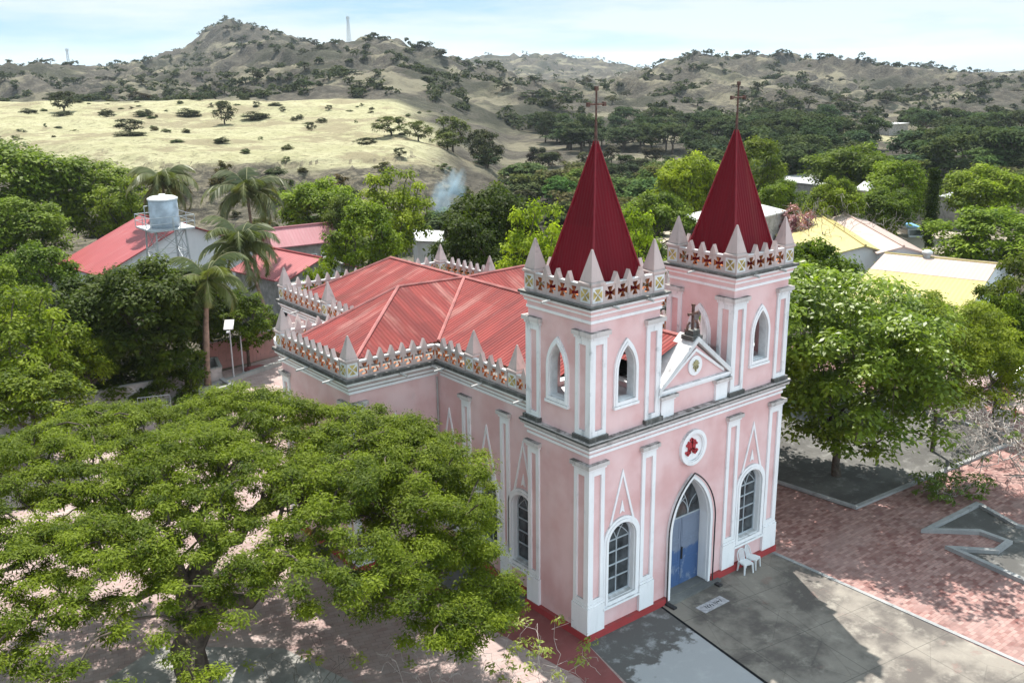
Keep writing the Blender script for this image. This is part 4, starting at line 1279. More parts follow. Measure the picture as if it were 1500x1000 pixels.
# --- the big rain tree in front
def rain_tree():
    rng = np.random.default_rng(11)
    def out(p):                                                # the crown ends short of the tower
        px, py = to_px(p)
        if px > 722 + (40 if py > 830 else 0): return True
        if py < 612 and px > 560: return True
        return py > 900 and px > 330 and rng.random() < .93
    bx, by = -12.55, 5.1
    e = empty('rain_tree', (bx, by, 0), 0, 'huge spreading rain tree with layered feathery foliage beside the church', 'tree')
    C = []; Rr = []; A = np.zeros((0, 3))
    tries = 0
    while len(C) < 1500 and tries < 200000:
        tries += 1
        a = rng.random() * 2 * math.pi; q = math.sqrt(rng.random())
        lim = 10.9 * (.93 + .07 * math.sin(3 * a + .5) + .05 * math.sin(7 * a))
        x = q * lim * math.cos(a) + 1.0; y = q * lim * math.sin(a) + 1.6
        qq = q
        top = 8.5 - 2.3 * qq ** 2.6 + .55 * math.sin(x * .8 + 1) * math.cos(y * .7)
        z = top - (3.0 if qq < .85 else 2.0) * rng.random() ** 2.1
        X, Y = bx + x, by + y
        if X > -.8 and Y < TY0 - .3: continue
        if X > -4.7 and Y > 8.4: continue
        if X > -2.3 and z > 6.6: continue
        if out((X, Y, z)): continue
        sx = x * RH[0] + y * RH[1]; sy = x * FH[0] + y * FH[1]
        if sy < -4.5 and rng.random() < .7: continue
        if sy < -1.0 and abs(sx - .5) < 1.1 and z < 5.2: continue
        if fbm(np.array(x * .5 + 9), np.array(y * .5 + z * .6), 77, 2) < .29: continue
        p = np.array([X, Y, z])
        if len(A) and (((A - p) ** 2) @ np.array([1, 1, 2.0])).min() < .10: continue
        A = np.vstack([A, p]); C.append((X, Y, z)); s = .32 + .30 * rng.random(); Rr.append((s, s, s * .5))
    # the side towards the church is the fullest
    k = 0
    while k < 230:
        X, Y, z = rng.uniform(-6.5, -.9), rng.uniform(-1.5, 9.0), rng.uniform(4.6, 7.6)
        if out((X, Y, z)) or (X > -2.4 and z > 6.4) or (X > -4.7 and Y > 8.4) or z < 4.4 + .25 * (X + 6.5) * (1 if Y > 3 else -.2): continue
        if fbm(np.array(X * .6 + 4), np.array(Y * .6 + z * .6), 78, 2) < .33: continue
        C.append((X, Y, z)); s = .34 + .3 * rng.random(); Rr.append((s, s, s * .5)); k += 1
    # a drooping limb reaches in front of the church wall
    for k in range(70):
        t = rng.random(); X = -8.0 + 4.0 * t + rng.normal(0, .55); Y = -2.4 + 1.3 * t + rng.normal(0, .7); z = 5.0 - 1.0 * t + rng.normal(0, .3)
        if X < -1.4 and to_px((X, Y, z))[0] < 755: C.append((X, Y, z)); s = .34 + .24 * rng.random(); Rr.append((s, s, s * .5))
    Cl = [(p[0] - bx, p[1] - by, p[2]) for p in C]
    tr = grow((0, 0, 0), (.35, .3, 2.5), Cl[::2], rng, .60, sag=.10, minr=.018, wob=.10, sides=7)
    tr.build('trunk', M['bark'], e, smooth=True, recalc=False)
    me = leaf_mesh('crown', np.array(Cl), np.array(Rr), 320, .115, rng, 'leaf', asp=.36, up=.95, hemi=.36, shell=.25, spread=.42)
    o = link('crown', me, e); o.color = (1.08, 1.10, .85, 1)
rain_tree()

# --- the broad leaved tree behind the right tower, and its light green neighbour
def big_tree(name, label, bx, by, cx, cy, cz, rx, ry, rz, n, per, leaf, mat, tint, seed, top, r0, asp=.5, holes=.3, cut=None):
    rng = np.random.default_rng(seed)
    e = empty(name, (bx, by, gz((bx, by))), 0, label, 'tree')
    C = []; Rr = []
    while len(C) < n:
        d = rng.normal(0, 1, 3); d /= np.linalg.norm(d); q = .35 + .65 * rng.random() ** .5
        lump = 1 + .16 * math.sin(4 * math.atan2(d[1], d[0]) + seed) + .12 * math.cos(5 * d[2] + seed)
        p = np.array([cx + d[0] * rx * q * lump, cy + d[1] * ry * q * lump, cz + d[2] * rz * q * lump])
        if cut and cut(p): continue
        if fbm(np.array(p[0] * .6), np.array(p[1] * .6 + p[2] * .8), seed, 2) < holes: continue
        C.append((p[0] - bx, p[1] - by, p[2])); s = (.5 + .45 * rng.random()) * rx / 5; Rr.append((s * 1.1, s * 1.1, s * .62))
    grow((0, 0, 0), top, C[::2], rng, r0, minr=.015).build('trunk', M['bark'], e, smooth=True, recalc=False)
    o = link('crown', leaf_mesh('crown', np.array(C), np.array(Rr), per, leaf, rng, mat, asp=asp, up=.9, hemi=.35, shell=.5), e); o.color = (*tint, 1)
    return e
def broad_cut(p):
    px, py = to_px(p)
    return p[0] < 11.6 + max(0, p[2] - 5) * .22 or (p[2] < 4.2 and px > 1300) or p[2] < 2.3 or py < 392 + max(0, px - 1290) * .5
big_tree('broad_leaved_tree', 'large glossy broad leaved tree right of the right tower', 19.33, 2.71, 17.7, 3.6, 6.6, 5.6, 7.4, 4.0, 560, 105, .27, 'leafbig', (1.3, 1.25, 1), 3, (-.5, 0, 3.2), .2, .5, .40,
         cut=broad_cut)
big_tree('feathery_tree', 'light green feathery tree with thin dark trunk beside the large broad leaved tree', 25.8, 1.29, 22.4, -.6, 6.2, 4.0, 3.9, 2.6, 200, 210, .17, 'leaf', (1.5, 1.45, .9), 8, (.1, .1, 3.6), .1, .35, .35)

# --- middle distance trees, one by one
T = [
 ('dense', 'rounded dark green tree at the far left edge above the red roofed house', 10, 200, 100, 200, (1.04, 1.14, 0.80)),
 ('dense2', 'bright green crown left of the grey water tank', 130, 232, 104, 150, (1.28, 1.32, 0.80)),
 ('dense', 'lower green tree at the left edge in front of the tall one', 20, 285, 88, 150, (0.98, 1.08, 0.75)),
 ('loose', 'yellowish green crown just behind the left gable of the red roofed house', 178, 262, 99, 100, (1.34, 1.32, 0.90)),
 ('umbrella', 'spreading green tree under the left edge thicket', 45, 350, 74, 120, (0.98, 1.14, 0.70)),
 ('tall', 'small light green tree at far left near the concrete path', 0, 395, 66, 110, (1.34, 1.38, 0.80)),
 ('dense', 'big dark mango tree before the boundary wall on the left', 200, 372, 59, 205, (.52, .56, .62)),
 ('dense2', 'dark lower tree leaning against the left side of the mango tree', 125, 405, 58, 170, (.55, .62, .6)),
 ('dense2', 'dark green tree filling the space behind the royal palm', 285, 395, 64, 130, (.62, .7, .6)),
 ('loose', 'mid green tree between the royal palm and the pink wall', 355, 425, 64, 105, (.8, .9, .65)),
 ('bush', 'dark thicket at the foot of the mango tree by the boundary wall', 165, 505, 57.5, 150, (.55, .6, .55)),
 ('bush', 'dark thicket at the left end of the boundary wall', 70, 545, 56, 130, (.6, .66, .55)),
 ('bush', 'dark bushy growth at the right foot of the mango tree', 245, 470, 57.5, 110, (.62, .68, .62)),
 ('loose', 'lime green feathery tree at the left edge', 22, 432, 51, 200, (1.4, 1.4, .8)),
 ('umbrella', 'drooping lime green shrub below the feathery tree at the left edge', 35, 530, 47, 170, (1.25, 1.25, .8)),
 ('umbrella', 'small yellow green shrub between the lime green tree and the mango tree', 118, 480, 55, 90, (1.46, 1.44, 0.80)),
 ('dense', 'bright green tree behind the long red roof', 462, 258, 101, 125, (1.40, 1.50, 0.75)),
 ('loose', 'yellow green tall tree left of the drifting smoke', 575, 252, 88, 130, (1.77, 1.68, 0.80)),
 ('tall', 'mid green tree in front of the yellow green tall tree', 535, 298, 76, 135, (1.28, 1.38, 0.80)),
 ('dense2', 'grey green tree between two bright trees behind the church roof', 500, 285, 96, 70, (0.92, 0.94, 0.80)),
 ('bush', 'low green hedge bush beside the long red roof', 462, 356, 74, 60, (1.65, 1.68, 0.80)),
 ('dense', 'very dark wide tree right of the drifting smoke', 715, 268, 76, 150, (.42, .47, .45)),
 ('dense2', 'very dark lower tree behind the church roof ridge', 690, 318, 72, 120, (.45, .5, .48)),
 ('loose', 'pale green feathery tree left of the left spire', 785, 302, 62, 135, (2.13, 2.10, 1.20)),
 ('loose', 'pale green feathery tree between the two spires', 925, 305, 66, 115, (1.95, 1.98, 1.10)),
 ('dense', 'bright yellow green tree left of the right spire', 1012, 222, 112, 105, (1.89, 1.80, 0.75)),
 ('umbrella', 'dark green tree below the bright crown between the spires', 960, 275, 90, 120, (1.04, 1.14, 0.70)),
 ('dense2', 'dark tree at the foot of the pale feathery tree between the spires', 945, 345, 74, 110, (.6, .7, .6)),
 ('tall', 'olive tall tree just right of the right spire', 1115, 205, 124, 100, (1.10, 1.08, 0.95)),
 ('dense2', 'green rounded tree low right of the right spire', 1145, 262, 104, 75, (1.10, 1.20, 0.70)),
 ('dense', 'dark green tree with the widest crown on the right beyond the houses', 1252, 208, 136, 130, (0.88, 0.96, 0.65)),
 ('dense2', 'bright green tree in front of the dark one on the right', 1318, 232, 112, 110, (1.34, 1.44, 0.70)),
 ('dense', 'dense green tree above the parked van', 1300, 272, 106, 90, (0.85, 0.96, 0.65)),
 ('umbrella', 'flat light green tree behind the pink blossom', 1225, 255, 100, 85, (1.46, 1.44, 0.90)),
 ('dense', 'bright green tree at the right edge behind the block house', 1455, 238, 108, 130, (1.46, 1.50, 0.85)),
 ('dense2', 'large light green tree at the right edge above the yellow roof', 1462, 302, 82, 185, (1.40, 1.56, 0.75)),
 ('umbrella', 'wide dark green tree between the right tower and the yellow roof', 1200, 340, 58, 150, (0.88, 1.01, 0.62)),
 ('loose', 'brownish green tree at the right edge below the yellow roof', 1490, 380, 54, 150, (.75, .75, .55)),
 ('dense', 'deep green tree at the right edge overhanging the white car', 1480, 425, 52, 110, (0.98, 1.08, 0.60)),
 ('dense', 'deep green crown close behind the large broad leaved tree', 1345, 430, 58, 165, (0.98, 1.08, 0.65)),
 ('bush', 'low green scrub beside the sandy yard', 1360, 345, 84, 130, (1.22, 1.20, 0.80)),
 ('bush', 'rusty green hedge in front of the sandy yard', 1330, 362, 78, 110, (1.34, 1.08, 0.70)),
 ('bush', 'small yellow green bush beside the bare tree near the yard', 1302, 298, 104, 34, (1.83, 1.68, 0.80)),
]
for (kd, lb, px, yt_, D, wp, tn) in T: tree(kd, lb, px, yt_, D, wp, tn)
bo = tree('bush', 'pink flowering bougainvillea by the white roof right of the right spire', 1172, 278, 96, 72, (1, 1, 1), name='bougainvillea', cat='shrub')
for c in bo.children:
    if c.name.startswith('crown'):
        c.data = c.data.copy(); c.data.materials[0] = M['bloom']
# slender dark mast tree
def mast_tree():
    P = at(1370, 248, 98); z = gz(P); h = P.z - z
    rng = np.random.default_rng(4)
    e = empty('mast_tree', (P.x, P.y, z), 0, 'slender dark columnar mast tree at the edge of the sandy yard', 'tree')
    ts = np.linspace(.16, .99, 60)
    C = [((rng.random() - .5) * .5, (rng.random() - .5) * .5, h * t) for t in ts]
    Rr = [(.62 * math.sin(math.pi * min(1, .25 + .75 * (1 - t))) + .12,) * 2 + (.3,) for t in ts]
    MB().tube([(0, 0, 0), (0, 0, h * .9)], [.09, .03], 6).build('trunk', M['palebark'], e)
    o = link('crown', leaf_mesh('crown', C, Rr, 120, .3, rng, 'leaf', asp=.4, up=.1, hemi=.1, shell=.4), e); o.color = (.3, .36, .4, 1)
mast_tree()

# --- palms
def palm(name, label, px, ycrown, D, nf, flen, seed, trunk_r=.14, royal=False, base=None, tint=(1, 1, 1)):
    rng = np.random.default_rng(seed)
    P = at(px, ycrown, D)
    z = gz(P); bx, by = (P.x + rng.normal(0, .6), P.y + rng.normal(0, .6)) if base is None else base
    h = P.z - z
    e = empty(name, (bx, by, z), 0, label, 'palm')
    dx, dy = P.x - bx, P.y - by
    pts = [(dx * t ** 1.6, dy * t ** 1.6, h * t) for t in np.linspace(0, 1, 9)]
    rr = [trunk_r * (1.35 if t == 0 else 1.05 - .3 * t + (.12 if royal and .3 < t < .6 else 0)) for t in np.linspace(0, 1, 9)]
    MB().tube(pts, rr, 10).build('trunk', M['palmbark'], e, smooth=True)
    if royal:
        t0 = Vector(pts[-2]); t1 = Vector(pts[-1])
        MB().tube([t0 - (t1 - t0) * .9, t0, t1], [trunk_r * .95, trunk_r * .85, trunk_r * .4], 10).build('crownshaft', M['shaft'], e, smooth=True)
    V = []; tone = []; rach = MB()
    top = np.array([dx, dy, h])
    for k in range(nf):
        az = k * 2.399 + rng.normal(0, .15); el = R(84 - 100 * (k + .5) / nf + rng.normal(0, 9))
        L = flen * (.85 + .25 * rng.random()); n = 16
        p = top.copy(); ps = [p.copy()]; e_ = el
        ft = rng.random()
        for s in range(n):
            e_ -= R(4.2 + 5.0 * s / n * 1.6)
            d = np.array([math.cos(az) * math.cos(e_), math.sin(az) * math.cos(e_), math.sin(e_)])
            p = p + d * L / n; ps.append(p.copy())
            side = np.array([-math.sin(az), math.cos(az), 0.0])
            f = (s + 1) / n
            ll = flen * .30 * math.sin(math.pi * min(1, .12 + .83 * f)) ** .7
            for q in range(3):
                for sg in (-1, 1):
                    o = ps[-2] + (ps[-1] - ps[-2]) * (q + .5) / 3
                    dr_ = side * sg * .8 + d * .55 + np.array([0, 0, -.35 - .5 * rng.random()])
                    dr_ /= np.linalg.norm(dr_)
                    t = o + dr_ * ll * (.85 + .3 * rng.random())
                    wv = d * .045 * flen / 3
                    V += [o - wv, o + wv, (o + t) / 2 + wv * .9 + np.array([0, 0, .05]), t]
                    tone += [ft * .6 + .4 * rng.random()] * 4
        rach.tube(ps, [.045 - .038 * i / n for i in range(n + 1)], 4, cap=False)
    me = np_mesh('fronds', np.array(V), np.arange(len(V)).reshape(-1, 4))
    a = me.attributes.new('tone', 'FLOAT', 'POINT'); a.data.foreach_set('value', np.array(tone, np.float32))
    me.materials.append(M['palm'])
    o = link('fronds', me, e); o.color = (*tint, 1)
    rach.build('frond_stalks', M['twig'], o, recalc=False)
    return e
M['shaft'] = plain('green_crownshaft', (.16, .19, .07), .5)
M['twig'] = plain('olive_stalk', (.20, .19, .09), .7)
palm('coconut_palm', 'dark coconut palm behind the grey water tank', 238, 268, 88, 19, 4.3, 1, tint=(1, 1, 1))
palm('coconut_palm', 'tall coconut palm right of the white gable wall, its crown against the bank', 362, 282, 82, 19, 4.5, 2, tint=(.85, .85, .85))
palm('coconut_palm', 'nearer coconut palm with dark drooping fronds before the low red roof', 352, 362, 70, 20, 4.2, 3, tint=(.85, .88, .85))
b = on(305, 569, 0)
palm('royal_palm', 'royal palm in a whitewashed planter at the back of the yard', 303, 412, 60.2, 15, 3.4, 4, trunk_r=.2, royal=True, base=(b.x, b.y), tint=(1.05, 1.1, .9))

# --- leafless and sparse trees
def twiggy(name, label, x, y, h, spread, n, seed, mat, leaves=0, leaf=.14, r0=.07, cat='tree', tint=(1, 1, 1), zlow=.25, minr=.012, depth=1.0):
    rng = np.random.default_rng(seed)
    e = empty(name, (x, y, gz((x, y))), 0, label, cat)
    C = [((rng.random() * 2 - 1) * spread, (rng.random() * 2 - 1) * spread * depth, h * (zlow + (1 - zlow) * rng.random())) for _ in range(n)]
    grow((0, 0, 0), (rng.normal(0, .1), rng.normal(0, .1), h * .28), C, rng, r0, sag=.2, minr=minr, wob=.22, sides=5).build('branches', M[mat], e, smooth=True, recalc=False)
    if leaves:
        k = C[:: max(1, n // leaves)][:leaves]
        o = link('leaves', leaf_mesh('leaves', k, [(.28, .28, .16)] * len(k), 26, leaf, rng, 'twigleaf', asp=.4, up=.8), e); o.color = (*tint, 1)
    return e
b = on(1500, 690, 0)
twiggy('bare_tree', 'sprawling leafless grey tree above the star shaped bed', b.x, b.y, 3.2, 4.6, 330, 21, 'palebark', 40, .2, .12, tint=(.75, .95, .6), minr=.02)
b = on(1440, 640, 0)
twiggy('bare_shrub', 'grey leafless thicket behind the sprawling bare tree', b.x, b.y, 2.6, 4.0, 240, 22, 'palebark', 6, .15, .08, cat='shrub', minr=.018)
b = on(1408, 735, 0)
tb = twiggy('shrub', 'low green shrub at the tip of the star shaped bed', b.x, b.y + .6, 1.2, 1.3, 50, 27, 'palebark', 50, .22, .05, cat='shrub', tint=(.55, .75, .35), zlow=.1)
P = at(1215, 300, 92)
twiggy('bare_tree', 'grey leafless tree between the pink blossom and the yard', P.x, P.y, 7.0, 4.6, 170, 23, 'greytwig', 0, r0=.14, minr=.018)
P = at(1270, 300, 100)
twiggy('bare_tree', 'second grey leafless tree beside the sandy yard', P.x, P.y, 4.6, 4.5, 140, 24, 'greytwig', 0, r0=.12, minr=.018)
for k, (px, py, h, sp, lb) in enumerate([(640, 1050, 2.6, 1.5, 'thin leafless sapling at the bottom edge left of the maroon path'),
                                        (785, 1045, 2.9, 1.6, 'thin sapling with yellow green leaves at the bottom edge beside the maroon path'),
                                        (470, 1075, 3.0, 1.6, 'thin dark sapling at the bottom edge under the rain tree')]):
    b = on(px, py, 0)
    twiggy('sapling', lb, b.x, b.y, h, sp, 70, 31 + k, 'bark' if k == 2 else 'palebark', 26 if k == 1 else 8, .16, .016, tint=(1.0, 1.1, .6), minr=.006)
b = on(-20, 1040, 0)
big_tree('bushy_tree', 'bright green leafy treetop in the bottom left corner', b.x - .5, b.y, b.x - .5, b.y, 2.2, 1.5, 1.5, 1.2, 40, 200, .16, 'leaf', (1.4, 1.4, .9), 17, (0, 0, 1), .08, .4)

# --- shrubs and small trees on the meadow
MEADOW = [('mtree', 90, 132, 262, 42, 'dark round tree at the left end of the meadow'), ('mbush', 90, 160, 240, 36, 'low scrub under the dark round tree on the meadow'), ('mbush', 40, 155, 250, 30, 'small grey bush at the left end of the meadow'),
 ('mbush', 156, 155, 246, 30, 'grey bush right of the dark round tree on the meadow'), ('mbush', 208, 156, 245, 34, 'flat topped bush in the middle left of the meadow'),
 ('mtree', 188, 172, 205, 48, 'olive bush standing above another at the edge of the meadow'), ('mbush', 192, 203, 188, 52, 'olive bush at the lip of the eroded bank, below a larger one'),
 ('mbush', 275, 154, 250, 38, 'double grey bush in the middle of the meadow'), ('mbush', 290, 137, 290, 34, 'dark green bush at the far side of the meadow'), ('mtree', 326, 146, 232, 38, 'small open crowned tree standing alone on the meadow'),
 ('mbush', 374, 159, 240, 46, 'wide grey bush right of the open crowned meadow tree'), ('mbush', 360, 138, 300, 16, 'tiny tree on the far rim of the meadow'), ('mbush', 404, 150, 268, 26, 'low bush on the meadow crest'),
 ('mtree', 414, 158, 255, 12, 'thin young tree in the right half of the meadow'), ('mtree', 455, 177, 215, 18, 'slender little tree in the right half of the meadow'), ('mbush', 470, 170, 228, 22, 'small dark bush next to the slender meadow tree'),
 ('mtree', 482, 158, 260, 12, 'thin tree near the far right rim of the meadow'), ('mbush', 324, 203, 176, 26, 'single small bush low on the meadow before the bank'), ('mtree', 537, 205, 172, 40, 'round grey bush at the edge of the bank'),
 ('mtree', 572, 168, 196, 54, 'pale green tree with thin stems at the right end of the meadow'), ('mtree', 612, 175, 192, 46, 'darker tree beside the pale green one at the right end of the meadow'),
 ('mtree', 662, 168, 200, 60, 'light green spreading tree at the right tip of the meadow'), ('mtree', 655, 192, 186, 44, 'low light green tree in front of the spreading one'), ('mtree', 700, 178, 200, 44, 'dark tree past the right tip of the meadow'),
 ('mtree', 712, 192, 186, 52, 'greyish open tree past the right tip of the meadow'), ('mbush', 438, 166, 240, 14, 'tiny bush in the right half of the meadow'), ('mtree', 585, 222, 158, 22, 'thin dry sapling on the eroded bank')]
for kd, px, yt_, D, wp, lb in MEADOW:
    P = at(px, yt_, D); z = gz(P); h = max(1.6, min(P.z - z, wp / FPX * D * (.95 if kd == 'mbush' else 1.15 if wp > 20 else 2.2)))
    o = link('meadow_tree' if kd == 'mtree' else 'meadow_bush', one_mesh(kd)); wd = wp / FPX * D
    o.location = (P.x, P.y, z - .25); o.scale = (wd, wd, h); o.rotation_euler.z = RNG.random() * 6
    pale = 'pale' in lb or 'light' in lb
    o.color = (1.7, 1.75, 1.0, 1) if pale else (.9, .88, .85, 1)
    tag(o, lb, 'tree' if kd == 'mtree' else 'bush')
# --- scattered trees: valley floor, gully and hillsides
def scatter(kinds, name, label, group, n, pick, size, colr, seed, cat='tree'):
    rn = random.Random(seed); c = 0; it = 0
    while c < n and it < 40000:
        it += 1
        q = pick(rn)
        if q is None: continue
        px, D = q
        L = (px - 750) / 1441.4 * D * .97
        x = CAM[0] + FH[0] * D + RH[0] * L; y = CAM[1] + FH[1] * D + RH[1] * L
        z = float(ground_z(np.array([x]), np.array([y]))[0])
        wd, h = size(rn, D)
        o = link(name, one_mesh(rn.choice(kinds)))
        o.location = (x, y, z - .15); o.scale = (wd, wd, h); o.rotation_euler.z = rn.random() * 6.28
        o.color = (*colr(rn), 1)
        tag(o, label, cat, group); c += 1
def pv(rn):
    px = rn.uniform(790, 1640); D = rn.uniform(172, 335)
    if px < 1000 and D < 232: return None
    if 1225 < px < 1350 and 262 < D < 330: return None
    if vn(px / 90, D / 30, 5) < .30: return None
    return px, D
def vn(a, b, s): return float(vnoise(np.array([a]), np.array([b]), s)[0])
gcol = lambda rn: tuple(c * f for f in [rn.uniform(.8, 1.45)] for c in (.82 * rn.uniform(.85, 1.15), 1.0, .85 * rn.uniform(.8, 1.2)))
scatter(['valley', 'valley2', 'valley3'], 'valley_tree', 'blue green tree in the wooded valley below the right hand hill', 'trees in the wooded valley', 170, pv,
        lambda rn, D: (rn.uniform(7, 13), rn.uniform(6, 9.5)), gcol, 3)
def pg(rn):
    px = rn.uniform(660, 1000); D = rn.uniform(112, 235)
    if px < 700 + (235 - D) * .3: return None
    if vn(px / 40, D / 14, 9) < .42: return None
    return px, D
scatter(['valley', 'valley2', 'scrub3'], 'gully_bush', 'grey green bush in the eroded gully behind the church', 'bushes in the eroded gully', 75, pg,
        lambda rn, D: (rn.uniform(3.5, 7), rn.uniform(2.5, 5)), lambda rn: tuple(c * rn.uniform(.7, 1.1) for c in (.95, .95, .95)), 8, 'bush')
def pt(rn):
    px = rn.uniform(420, 1640); D = rn.uniform(102, 116) if px < 760 else rn.uniform(118, 175)
    if px < 760 and rn.random() < .6: return None
    if vn(px / 60, D / 20, 13) < .4: return None
    return px, D
scatter(['valley', 'valley3', 'valley2'], 'town_edge_tree', 'green tree at the edge of the town below the bank', 'trees at the edge of the town', 80, pt,
        lambda rn, D: (rn.uniform(6, 9), rn.uniform(4.5, 7) * (.75 if D < 117 else 1)), lambda rn: tuple(c * rn.uniform(1.3, 2.0) for c in (.95, 1.1, .7)), 19)
def pm_(rn):
    px = rn.uniform(-60, 660); D = rn.uniform(146, 318)
    if vn(px / 45, D / 18, 61) < .52: return None
    return px, D
scatter(['mbush', 'scrub3'], 'low_bush', 'tiny grey green bush dotted over the dry meadow', 'tiny bushes on the meadow', 90, pm_,
        lambda rn, D: (rn.uniform(.9, 2.6), rn.uniform(.5, 1.4)), lambda rn: tuple(c * rn.uniform(.9, 1.5) for c in (1.0, 1.0, .8)), 12, 'bush')
def pbk(rn):
    px = rn.uniform(-60, 760); D = rn.uniform(112, 146)
    if vn(px / 40, D / 9, 67) < .45: return None
    return px, D
scatter(['mbush', 'scrub3'], 'bank_bush', 'grey green bush clinging to the eroded bank', 'bushes on the eroded bank', 70, pbk,
        lambda rn, D: (rn.uniform(1.5, 4.2), rn.uniform(1.0, 2.6)), lambda rn: tuple(c * rn.uniform(.8, 1.4) for c in (1.0, 1.0, .8)), 14, 'bush')
def ph(rn):
    px = rn.uniform(-60, 1560); D = rn.uniform(335, 900)
    if vn(px / 70, D / 60, 21) < .38: return None
    return px, D
hcol = lambda rn: tuple(c * rn.uniform(.6, 1.0) for c in (.85, .9, .8))
scatter(['scrub', 'scrub2', 'scrub3'], 'hill_tree', 'small dark scrub tree dotted over the dry hillside', 'scrub trees on the dry hills', 290, ph,
        lambda rn, D: (rn.uniform(4.5, 9.5), rn.uniform(2.6, 5.2)), hcol, 4)
def hill_scrub():
    """the rest of the scrub: hundreds of little bushes on the far slopes, one mass"""
    rn = random.Random(77); rng = np.random.default_rng(77)
    C = []; Rr = []
    it = 0
    ridge = []
    pxs = np.arange(-40, 1560, 4.0); DD = np.arange(420, 1750, 16.0)
    for px in pxs:                                             # the skyline carries a fringe of trees
        L = (px - 750) / 1441.4 * DD * .97
        x = CAM[0] + FH[0] * DD + RH[0] * L; y = CAM[1] + FH[1] * DD + RH[1] * L
        z = ground_z(x, y); k = int(np.argmax((z - CAM[2]) / DD))
        if vn(px / 16, 3, 31) > .38 and rn.random() < .8: ridge.append((x[k], y[k], z[k], DD[k]))
    pts = [(x, y, z, D, 1) for x, y, z, D in ridge]
    while len(pts) < 3300 and it < 60000:
        it += 1
        px = rn.uniform(-80, 1580); D = 335 * (1700 / 335) ** rn.random()
        if vn(px / 55, D / 50, 44) < .40: continue
        L = (px - 750) / 1441.4 * D * .97
        pts.append((CAM[0] + FH[0] * D + RH[0] * L, CAM[1] + FH[1] * D + RH[1] * L, None, D, 0))
    xs = np.array([p[0] for p in pts]); ys = np.array([p[1] for p in pts]); zs = ground_z(xs, ys)
    for (x, y, _, D, rg), z in zip(pts, zs):
        s = rn.uniform(1.0, 2.3) * (1.3 if D > 900 else 1) * (.9 if rg else 1)
        for q in range(3):
            C.append((x + rn.gauss(0, s * .5), y + rn.gauss(0, s * .5), z + s * (rn.uniform(.5, 1.3) if rg else rn.uniform(.3, .95)))); Rr.append((s, s, s * .75))
    me = leaf_mesh('hill_scrub', C, Rr, 13, 1.5, rng, 'leaffar', asp=.7, up=.8)
    o = link('hill_scrub', me); o.color = (.75, .8, .72, 1); o['kind'] = 'stuff'
hill_scrub()

